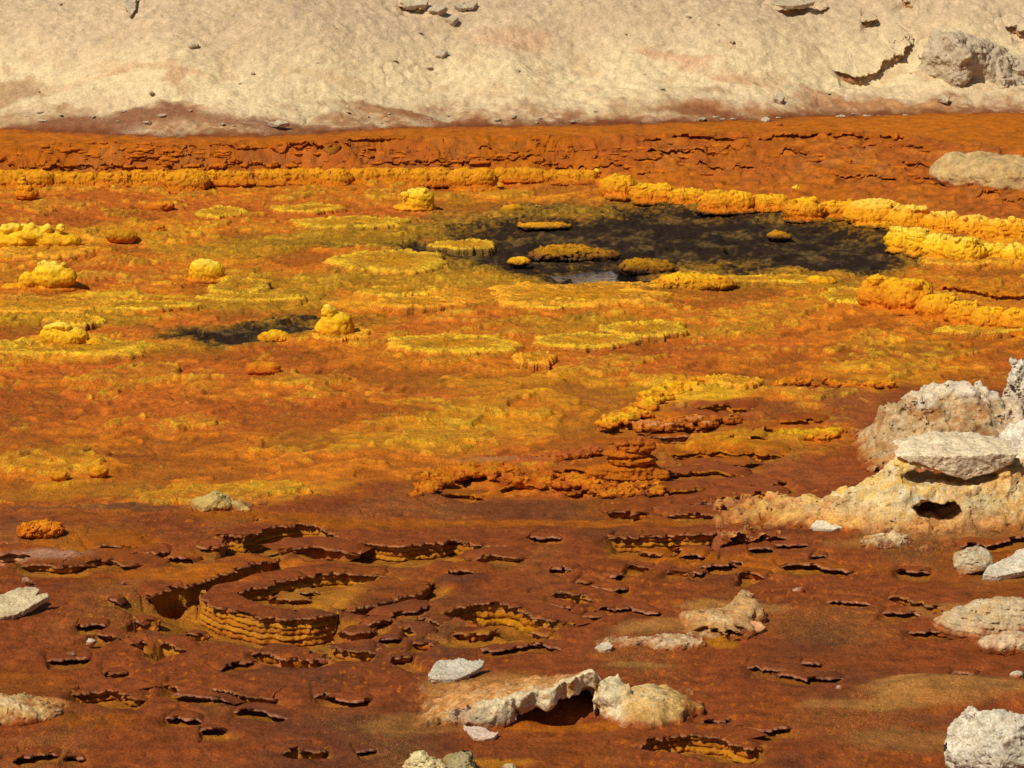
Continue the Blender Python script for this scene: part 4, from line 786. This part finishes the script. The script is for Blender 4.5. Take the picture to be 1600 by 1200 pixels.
def slab(px, py, outline, th, tilt, label, cols=None, roll=0., name='salt_slab', amp=(2, 1.6), hf=None, lift=0, mat=None, group=None, raise_=0):
    """flat piece: outline as (dx, up) px from the anchor, lying in a plane tilted toward the viewer"""
    p0 = G(px, py, hf); th0 = math.atan2(CAM_Z - p0[2], p0[1]); k = 1 / math.sin(th0 + tilt)
    pts = [(a, b * k) for a, b in outline]
    def fn(x, y, z):
        z = z - raise_; zr = z + x * roll; yy, zz = rotx(y, zr, tilt)
        d2 = poly_d(x, yy, pts); return np.maximum(d2, np.abs(zz - th * .3) - th * .5)
    xs = [a for a, b in pts]; ys = [b for a, b in pts]; zmax = max(ys) * math.sin(tilt) + th + 8 + max(abs(min(xs)), max(xs)) * abs(roll)
    return rock(name, px, py, fn, (min(xs) - 8, min(ys) * math.cos(tilt) - 14, -10 + raise_ - max(abs(min(xs)), max(xs)) * abs(roll)), (max(xs) + 8, max(ys) * math.cos(tilt) + 14, zmax + raise_), label, 'salt slab', group, cols or rockcol(WHT, WHT * .8, CRM, patchm=.3), amp, hf=hf, lift=lift, mat=mat, blend=0)
def conv(x, y, z, c, rr, seed, n=16):
    q = np.random.default_rng(seed); nn = q.normal(size=(n, 3)); nn /= np.linalg.norm(nn, axis=1)[:, None]; hh = q.uniform(.62, 1.0, n)
    X, Y, Z = (x - c[0]) / rr[0], (y - c[1]) / rr[1], (z - c[2]) / rr[2]; d = None
    for (a, b, e), h in zip(nn, hh):
        v = a * X + b * Y + e * Z - h; d = v if d is None else np.maximum(d, v)
    d = np.maximum(d, np.sqrt(X * X + Y * Y + Z * Z) - 1.05)
    return d * min(rr)
ip = lambda x, a, b: np.interp(x, a, b).astype(f32)
# broken shell
def shell(x, y, z):
    ye = ip(x, [-160, -70, 0, 60, 125, 145, 200], [30, 12, 24, 40, 80, 84, 84]) + 7 * pn(x * .05, x * 0, 5) + 5 * pn(x * .13, x * 0, 6)
    zc = ip(x, [-185, -170, -130, -70, 0, 60, 112, 128, 146, 165], [-60, -18, 10, 34, 43, 50, 64, 68, 40, 8]); W_ = ip(x, [-190, -70, 60, 150], [150, 240, 250, 130])
    t = np.clip((y - ye) / W_, 0, 1.3); top = np.where(zc < 0, zc, zc * (1 - t ** 1.25))
    d = (z - top) * .8; d = np.maximum(d, (ye - y) * .9)
    th = 15 + 7 * pn(x * .06, y * .05, 7)
    cave = np.maximum(np.maximum(z - (top - th - 9), 4 - x), np.maximum(x - 132, y - ye - 105))
    d = np.maximum(d, -cave * .8)
    d = smin(d, ellip(x, y, z, (-38, 24, 12), (36, 26, 28)), 6)
    d = np.minimum(d, conv(x, y, z, (160, 78, 20), (28, 30, 46), 77))
    return smin(d, smin(ellip(x, y, z, (212, 80, -14), (74, 96, 50)), ellip(x, y, z, (236, 110, -8), (60, 80, 30)), 14), 4)
def shellcol(V, n):
    x, y, z = V.T; a = fbm3(x * .025, y * .025, z * .025, 840, 4); b = fbm3(x * .1, y * .1, z * .1, 841, 3); st = fbm3(x * .02 + y * .02, (y - x * .9) * .12, z * .05, 842, 3)
    c = mix(SAND * 1.25 + 0 * V, C_(.52, .30, .12), sst(-.3, .5, st)); ye = np.interp(x, [-160, -70, 0, 60, 125, 145], [30, 12, 24, 40, 80, 84])
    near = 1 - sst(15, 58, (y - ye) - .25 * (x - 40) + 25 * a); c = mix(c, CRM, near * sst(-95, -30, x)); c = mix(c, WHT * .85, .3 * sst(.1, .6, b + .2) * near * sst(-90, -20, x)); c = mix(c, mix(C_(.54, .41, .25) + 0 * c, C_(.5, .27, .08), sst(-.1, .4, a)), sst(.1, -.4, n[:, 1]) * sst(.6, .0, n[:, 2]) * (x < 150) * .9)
    rt = sst(165, 182, x); c = mix(c, mix(SAND + 0 * V, C_(.55, .33, .10), sst(8, 30, z + 12 * a)), rt); c = mix(c, CRM * .9, rt * sst(26, 40, z + 14 * b) * .5)
    c = mix(c, SAND * .9, (1 - sst(-4, 14, z + 8 * a)) * .8)
    return np.concatenate([np.clip(c, .01, .85), (.4 * sst(.1, .8, b + .3))[:, None]], 1)
rock('broken_shell', 800, 1140, shell, (-185, -12, -12), (300, 270, 108), 'broken salt crust shell with pale jagged edge over a dark hollow, bottom centre', 'salt crust', cols=shellcol, amp=(5, 1.2), res=1.9)
slab(752, 1160, [(-28, 22), (-10, 21), (4, 18), (16, 14), (28, 13), (20, 4), (4, 0), (-12, 4)], 6, .15, 'pale pinkish flake lying under the left corner of the broken shell', rockcol(C_(.60, .45, .33), SAND, SAL, patchm=.4))
slab(715, 1067, [(-44, 6), (-38, 19), (-30, 30), (-10, 32), (0, 34), (16, 30), (34, 33), (42, 29), (38, 20), (18, 9), (0, 1), (-24, 0), (-40, 1)], 8, .32, 'pale grey slab with speckled top lying left of the broken shell', rockcol(C_(.48, .41, .30), C_(.52, .40, .24), C_(.5, .44, .34), patchm=.4))
slab(945, 1021, [(-15, 6), (-8, 13), (6, 15), (14, 9), (8, 2), (-6, 0)], 7, .3, 'small pale flake just above the tip of the broken shell', rockcol(WHT * .9, SAND))
slab(895, 1133, [(-20, 4), (-2, 12), (14, 9), (6, 2), (-10, 0)], 4, .1, 'little orange pale flake lying inside the hollow of the broken shell', rockcol(SAL * 1.2, SAL, CRM), lift=-.02)
# right hand outcrop: body with a hole, plate, upper hummock, companions
def body(x, y, z):
    zr = ip(x, [-335, -322, -240, -160, -110, -70, -38, 0, 60, 150, 215, 262, 300], [-40, -6, 12, 26, 50, 78, 104, 98, 84, 96, 62, 4, -50]); yf = ip(x, [-330, -220, -150, -70, 0, 120, 300], [100, 78, 46, 12, 0, 8, 30]); yr = yf + ip(x, [-330, -150, -60, 60, 300], [24, 40, 60, 74, 80])
    f = np.where(y < yr, zr * (1 - np.clip((yr - y) / (yr - yf), 0, 1.4) ** 1.5), zr * (1 - .5 * ((y - yr) / 90) ** 2)); f = np.where(zr < 0, zr, f); d = (z - f) * .6
    d = np.maximum(d, -ellip(x, y, z, (22, 34, 32), (40, 120, 17))); d = np.maximum(d, -ellip(x, y, z, (42, 50, 80), (78, 96, 17)))
    return d
def bodycol(V, n):
    x, y, z = V.T; a = fbm3(x * .022, y * .022, z * .022, 850, 4); b = fbm3(x * .09, y * .09, z * .09, 851, 3)
    c = mix(C_(.60, .44, .20) + 0 * V, C_(.62, .36, .07), .85 * sst(-.25, .4, a) * sst(-60, 40, -x + 60 * a)); c = mix(c, C_(.52, .27, .07), .85 * sst(-.2, .4, a + .2) * sst(-10, 60, x)); c = mix(c, WHT * .88, sst(.1, .45, b) * .8 * np.exp(-((x + 15) / 38) ** 2)); c = mix(c, WHT * .85, .25 * sst(.25, .7, b))
    c = mix(c, SAND * 1.25, .9 * (1 - sst(6, 40, z + 22 * a))); c = mix(c, SAND * 1.2, .6 * (1 - sst(-280, -150, x + 30 * a)) * sst(.1, .5, b + .3))
    return np.concatenate([np.clip(c, .01, .85), (.4 * sst(.1, .8, b + .3))[:, None]], 1)
rock('salt_outcrop', 1450, 838, body, (-330, -8, -14), (300, 240, 125), 'yellow stained pale outcrop with a black hole and a long low tail, right side', 'salt outcrop', cols=bodycol, amp=(7, 1.1), ck=.9, res=2.1)
PLP = [(-94, 40), (-50, 45), (0, 46), (50, 47), (92, 43), (84, 31), (62, 18), (40, 14), (14, 4), (-12, 13), (-44, 25), (-70, 33)]
def plate(x, y, z):
    d = poly_d(x, z - .10 * (y - 30), PLP); return np.maximum(d, np.maximum(-20 - y + .0020 * x * x - .25 * (z - 40), y - 96 + .004 * x * x))
rock('salt_slab', 1494, 748, plate, (-98, -34, -4), (100, 104, 52), 'white boat shaped slab overhanging the yellow stained outcrop', 'salt slab', cols=rockcol(C_(.72, .57, .36), C_(.62, .47, .25), C_(.64, .48, .27), patchm=.3, zl=(-.5, .1)), amp=(3, 1.8), hf=lambda x, y: base_h(x, y) + .33)
def hummock(x, y, z):
    zr = ip(x, [-150, -118, -92, -50, -10, 30, 64, 90, 120, 165, 195, 230], [-30, 16, 68, 96, 110, 112, 106, 86, 80, 50, 4, -50]); yr = 96
    f = np.where(y < yr, zr * (1 - np.clip((yr - y) / 124, 0, 1.5) ** 1.35), zr * (1 - .5 * np.clip((y - yr) / 90, 0, 2) ** 1.6)); f = f + 7 * np.maximum(pn(x * .06, y * .04, 15), 0) * sst(40, 80, y)
    f = np.where(zr < 0, zr, f); return (z - f) * .6
def humcol(V, n):
    x, y, z = V.T; a = fbm3(x * .022 + z * .012, y * .022, (z - x * .4) * .03, 860, 4); b = fbm3(x * .09, y * .09, z * .09, 861, 3)
    c = mix(C_(.44, .275, .12) + 0 * V, C_(.32, .14, .04), .85 * sst(-.05, .4, a)); c = mix(c, CRM * .85, .5 * sst(.15, .55, b - .3 * a)); c = mix(c, WHT * .95, .85 * sst(88, 108, z + 16 * a - .1 * x * (x < 0))); c = mix(c, WHT * .88, .6 * sst(60, 120, x + 30 * b) * sst(25, 60, z)); c = mix(c, SAND * 1.1, .8 * (1 - sst(0, 24, z + 16 * a)))
    return np.concatenate([np.clip(c, .01, .85), (.4 * sst(.1, .8, b + .3))[:, None]], 1)
rock('salt_outcrop', 1484, 732, hummock, (-150, -30, -14), (230, 240, 136), 'white crested tan hummock rising behind the boat shaped slab', 'salt outcrop', cols=humcol, amp=(7, 1.3), ck=.9, res=1.8)
rock('rock', 1600, 668, lambda x, y, z: np.minimum(conv(x, y, z, (4, 20, 30), (34, 30, 60), 3), conv(x, y, z, (-2, 24, 72), (20, 20, 36), 4)), (-30, -10, -12), (36, 56, 110), 'jagged whitish rock at the right edge, behind the white crested hummock', cols=rockcol(C_(.58, .50, .36), SAND, C_(.42, .35, .25)), amp=(7, 4))
slab(1566, 744, [(-40, 2), (-26, 16), (-6, 34), (2, 62), (14, 74), (40, 78), (70, 70), (70, 0), (20, -4)], 16, .75, 'chalk white slanting face between the boat shaped slab and the right edge', rockcol(C_(.66, .56, .41), CRM, WHT), amp=(4, 2), hf=lambda x, y: base_h(x, y) + .20)
# smaller pieces
slab(1295, 833, [(-28, 8), (-18, 15), (4, 16), (24, 13), (27, 5), (8, 0), (-12, 2)], 8, .22, 'flat pale pebble lying under the tail of the yellow stained outcrop')
rock('rock', 1522, 900, lambda x, y, z: conv(x, y, z, (0, 20, 14), (30, 28, 28), 9), (-32, -8, -10), (34, 52, 48), 'rounded cream grey lump left of the white tilted slab, right edge', cols=rockcol(C_(.50, .40, .25), SAND, YO * .6), amp=(4, 2))
slab(1590, 908, [(-56, 2), (-44, 14), (-20, 26), (10, 42), (40, 48), (40, 12), (0, 6), (-30, 0)], 12, .35, 'white tilted slab with a black underside at the right edge', rockcol(C_(.62, .53, .39), C_(.55, .43, .27), CRM))
def stack(x, y, z):
    d = np.minimum(ellip(x, y, z, (10, 40, 0), (92, 56, 34)), ellip(x, y, z, (30, 50, 20), (66, 44, 22))); return d + 1.0 * np.sin(z * .75 + .05 * x)
rock('salt_crust', 1545, 992, stack, (-92, -22, -12), (115, 105, 56), 'layered cream and peach crust hummock at the right edge, below the white slab', 'salt crust', cols=rockcol(C_(.55, .40, .22), SAND, C_(.48, .28, .10), patchm=.6, zl=(-.1, .5)), amp=(4, 2))
rock('salt_crust', 1580, 1018, lambda x, y, z: ellip(x, y, z, (5, 20, 4), (54, 30, 20)), (-58, -16, -10), (64, 56, 34), 'low broken peach crust just under the layered hummock at the right edge', 'salt crust', cols=rockcol(C_(.60, .42, .24), SAND, SAL, patchm=.5), amp=(5, 3))
rock('rock', 1590, 1236, lambda x, y, z: conv(x, y, z, (0, 60, 30), (104, 80, 92), 10, 26), (-100, -16, -12), (105, 140, 122), 'big rough white boulder cut by the lower right corner', cols=rockcol(C_(.58, .51, .37), C_(.52, .43, .28), C_(.46, .38, .26), patchm=.5, zl=(-.6, -.1)), amp=(5, 4), freq=(.04, .16))
slab(14, 972, [(-60, 10), (-30, 34), (0, 46), (28, 48), (36, 44), (30, 32), (50, 40), (54, 34), (30, 18), (8, 4), (-20, 0)], 10, .25, 'pale cream slab with dark gap beneath it at the left edge', rockcol(C_(.54, .42, .24), SAND, CRM))
rock('salt_crust', 15, 1126, lambda x, y, z: ellip(x, y, z, (0, 40, -2), (80, 60, 24)), (-80, -20, -12), (80, 100, 44), 'sandy pale crust mound at the left edge near the bottom', 'salt crust', cols=rockcol(C_(.54, .34, .12), SAND, CRM, patchm=.5), amp=(5, 1.6), blend=20)
rock('salt_crust', 1055, 1016, lambda x, y, z: smin(smin(ellip(x, y, z, (0, 26, -3), (48, 34, 18)), ellip(x, y, z, (-70, 40, -4), (56, 26, 11)), 8), ellip(x, y, z, (44, 60, -5), (44, 40, 14)), 8), (-130, -14, -10), (92, 104, 28), 'whitish rubbly crust left of the peach hummock, right above the broken shell', 'salt crust', cols=rockcol(C_(.55, .40, .22), SAND * 1.1, C_(.42, .20, .06), patchm=.8, zl=(.0, .7)), amp=(5, 3), freq=(.05, .16), blend=12)
def hook(x, y, z):
    d = smin(ellip(x, y, z, (-6, 50, -5), (66, 80, 24)), ellip(x, y, z, (40, 100, -2), (32, 64, 26)), 8); d = smin(d, ellip(x, y, z, (46, 190, 2), (14, 22, 22)), 6)
    return np.maximum(d, -ellip(x, y, z, (-2, -2, 4), (46, 26, 6)))
rock('salt_crust', 1130, 992, hook, (-82, -34, -12), (84, 224, 40), 'peach brown crust hummock with upright stub, centre of the brown crust at right', 'salt crust', cols=rockcol(C_(.48, .26, .09), SAND * .9, C_(.56, .40, .21), patchm=.6, zl=(-.1, .6)), amp=(6, 1.6), blend=18)
slab(1185, 990, [(-16, 4), (-10, 16), (6, 14), (14, 6), (2, 0)], 6, .3, 'small pinkish chip beside the peach brown crust hummock', rockcol(SAL * 1.2, SAND))
rock('rock', 342, 799, lambda x, y, z: np.minimum(conv(x, y, z, (-6, 20, 2), (38, 28, 23), 13), conv(x, y, z, (22, 22, -2), (30, 24, 11), 14)), (-44, -10, -10), (54, 52, 40), 'pale straw coloured lump on the border of the orange flats, left of centre', cols=rockcol(C_(.52, .35, .10), OR * .8, C_(.56, .42, .17), zl=(-.2, .3)), amp=(3, 2))
rock('rock', 662, 1226, lambda x, y, z: conv(x, y, z, (0, 20, 14), (34, 28, 32), 11), (-36, -10, -10), (38, 50, 50), 'yellowish white lump cut by the bottom edge left of the broken shell', cols=rockcol(C_(.66, .54, .26), OR * .8, YO), amp=(5, 3.5))
rock('rock', 722, 1226, lambda x, y, z: conv(x, y, z, (0, 20, 12), (32, 28, 30), 12), (-34, -10, -10), (36, 50, 46), 'dull olive grey lump cut by the bottom edge, next to the yellowish white one', cols=rockcol(C_(.30, .24, .11), SAND, OL), amp=(5, 3))
rock('rock', 795, 1210, lambda x, y, z: ellip(x, y, z, (0, 10, 5), (12, 10, 10)), (-18, -6, -8), (18, 24, 20), 'smallest pale crumb at the bottom edge below the broken shell', cols=rockcol(C_(.58, .44, .25), SAND), amp=(2, 2))
rock('salt_crust', 1385, 856, lambda x, y, z: np.minimum(ellip(x, y, z, (0, 20, 0), (40, 26, 12)), ellip(x, y, z, (20, 30, 4), (20, 16, 12))), (-48, -10, -10), (48, 54, 22), 'tan rubble at the foot of the yellow stained outcrop', 'salt crust', cols=rockcol(C_(.52, .36, .17), SAND, CRM, patchm=.6), amp=(5, 4), freq=(.06, .16))
rock('rock', 1357, 850, lambda x, y, z: ellip(x, y, z, (0, 8, 4), (10, 8, 9)), (-15, -6, -8), (15, 20, 18), 'small orange nodule left of the tan rubble under the outcrop', cols=rockcol(C_(.50, .28, .08), SAND * .8), amp=(2, 2))
rock('rock', 1449, 862, lambda x, y, z: ellip(x, y, z, (0, 8, 1), (13, 10, 8)), (-18, -6, -8), (18, 24, 16), 'low sandy nodule right of the tan rubble under the outcrop', cols=rockcol(SAND * 1.3, SAND), amp=(2, 1.5))
rock('salt_outcrop', 1560, 302, lambda x, y, z: np.maximum(smin(ellip(x, y, z, (40, 60, 6), (74, 66, 60)), ellip(x, y, z, (-20, 110, 14), (70, 80, 34)), 14), z - 42 + .05 * x), (-96, -12, -14), (120, 200, 64), 'flat topped tan rock ledge at the right edge on the terraces of the far bank', 'salt outcrop', cols=rockcol(C_(.50, .33, .13), C_(.42, .19, .05), C_(.42, .25, .09), patchm=.7, zl=(-.2, .35)), amp=(5, 2.5))
for i, (a, b, r, l) in enumerate([(193, 914, 4, 'single white pebble on orange crust left of the oval terrace'), (1250, 927, 7, 'flat white pebble on bare brown crust right of the peach hummock'), (505, 1038, 6, 'pale pebble on the dark crust patch under the oval terrace'), (1590, 1062, 10, 'grey pebble near right edge above the sandy swell'), (1314, 1080, 6, 'tiny grey pebble alone on the brown crust right of the broken shell'), (142, 1008, 8, 'pale chip on brown crust below the small left crack'), (110, 1026, 6, 'whitish chip inside a small crack near the left edge'), (40, 915, 9, 'thin pale chip beside the cream slab at the left edge'), (410, 790, 7, 'dark round pebble right of the straw coloured lump'), (1213, 198, 9, 'dark brown lump on the orange shelf at the foot of the slope')]):
    dk = 'dark' in l and 'dark crust' not in l
    rock('pebble', a, b, lambda x, y, z, r=r, i=i: conv(x, y, z, (0, r, r * .3), (r * 1.2, r, r * .75), 20 + i, 12), (-r - 5, -4, -5), (r + 5, 2 * r + 6, r + 6), l, 'pebble', cols=rockcol(BRD if dk else C_(.66, .56, .42), BRD if dk else SAL, BR if dk else CRM), amp=(1.2, .8), freq=(.1, .3), res=.8)
# ---- on the slope
HC = rockcol(C_(.46, .36, .23), C_(.46, .35, .22), C_(.50, .40, .25), patchm=.4)
def boulder(x, y, z):
    d = np.minimum(conv(x, y, z, (0, 40, 10), (84, 70, 70), 50, 18), conv(x, y, z, (-14, 14, 30), (24, 34, 34), 51)); d = np.minimum(d, conv(x, y, z, (40, 60, 0), (70, 70, 62), 52))
    return np.maximum(d, -ellip(x, y, z, (22, -4, -4), (26, 26, 30)))
rock('boulder', 1512, 132, boulder, (-80, -24, -30), (110, 124, 80), 'large tan boulder with a sharp dark shadow on the slope at upper right', 'boulder', cols=HC, amp=(7, 3), hf=lambda x, y: hill_h(x, y), mat=M_HILL)
hh_ = lambda x, y: hill_h(x, y)
SL = [(200, 32, [(-10, 30), (8, 32), (11, 12), (4, 0), (-6, 14)], 'upright pale flake leaning on the top left of the slope'), (648, 16, [(-22, 6), (-8, 13), (20, 10), (18, 2), (-10, 0)], 'pale plate with dark edge at the slope top, left of the centre group'), (680, 24, [(-14, 6), (4, 10), (18, 6), (6, 0), (-8, 0)], 'small plate in the middle of the centre group on the slope'), (706, 40, [(-9, 4), (0, 9), (9, 5), (2, 0)], 'lowest small chip of the centre group on the slope'), (728, 20, [(-18, 5), (-4, 12), (17, 10), (12, 2), (-8, 0)], 'right hand plate of the centre group at the slope top'),
 (688, 94, [(-14, 7), (-2, 11), (12, 8), (4, 0), (-8, 1)], 'rounded stone half way up the slope, in the centre'), (1217, 164, [(-9, 4), (0, 11), (10, 6), (4, 0)], 'whitish stone on the rusty stain near the slope foot'), (1590, 118, [(-22, 12), (-8, 24), (24, 26), (28, 6), (0, 0)], 'pale slab at the right edge of the slope beside the boulder'), (1240, 16, [(-34, 4), (-10, 10), (20, 10), (32, 6), (10, 1), (-20, 0)], 'long thin plate overhanging at the slope top right of centre'), (1475, 165, [(-10, 5), (0, 12), (10, 8), (6, 0)], 'whitish crust lump at the slope foot under the boulder'), (435, 202, [(-16, 4), (0, 8), (18, 4), (0, 0)], 'dark edged flat stone at the slope foot, left of centre'), (1195, 197, [(-8, 3), (0, 8), (8, 4), (0, 0)], 'pale crumb at the slope foot beside a dark lump')]
for a, b, o_, l in SL: slab(a, b, o_, 7, .5, l, HC, hf=hh_, mat=M_HILL, lift=.02)
st = rock('slope_stone', 300, 76, lambda x, y, z: conv(x, y, z, (0, 5, 3), (9, 7, 6), 40, 10), (-11, -4, -5), (11, 16, 12), 'small loose stone scattered on the pale slope', 'stone', 'loose stones on the slope', HC, (1.5, .8), (.1, .3), hf=hh_, mat=M_HILL, res=.8)
rs = random.Random(3)
for i in range(80):
    a, b = rs.uniform(-10, 1610), 205 * rs.random() ** .7 - 5; b = rs.uniform(172, 196) if i > 36 else b; p = G(a, min(b, 196 - max(0, (a - 500) * .018)), hh_); o = st.copy(); COL.objects.link(o); o.location = p; k_ = rs.uniform(.25, .8) * rs.uniform(.5, 1); o.scale = (k_ * 1.3, k_, k_ * .7); o.location.z -= .02; o.rotation_euler.z = rs.uniform(0, 6.3)
# ---- caps: small flat lids of salt crust on the steps of the bank
caps = []
for v in range(6):
    q = random.Random(v); n_ = q.choice((1, 2, 2, 3)); bl = [(q.uniform(-10, 10) * (n_ > 1), 2.5, q.uniform(7, 13), q.uniform(2.8, 4), 10, 6 + q.uniform(-3, 3)) for _ in range(n_)] + [(0, -3, 10, 5, 9, 9)]
    o = salt('salt_cap', 300 + v * 40, 262, bl, 'small flat salt cap on the stepped far bank', 'salt formation', 'salt caps on the far bank', k=2, cols=(OR * .7, OR * .85, OR), amp=(1.4, .9), strat=.2)
    caps.append(o)
rs = random.Random(12); cnt = 0
for i in range(700):
    if cnt >= 290: break
    a = rs.uniform(-20, 1620); x_ = P(a, 260, .25)[0]; b = rs.uniform(226, 268 + max(0, (a - 900) * .075)); 
    if a > 1470 and b < 310: continue
    b = 250 + (b - 250) * rs.uniform(.5, 1)
    p = G(a, b); o = caps[i % 6].copy(); COL.objects.link(o); o.location = (p[0], p[1], p[2]); k_ = rs.uniform(.3, .8); o.scale = (k_ * rs.uniform(.9, 1.6), k_, k_ * rs.uniform(.8, 1.2)); o.rotation_euler.z = rs.uniform(-.5, .5); cnt += 1
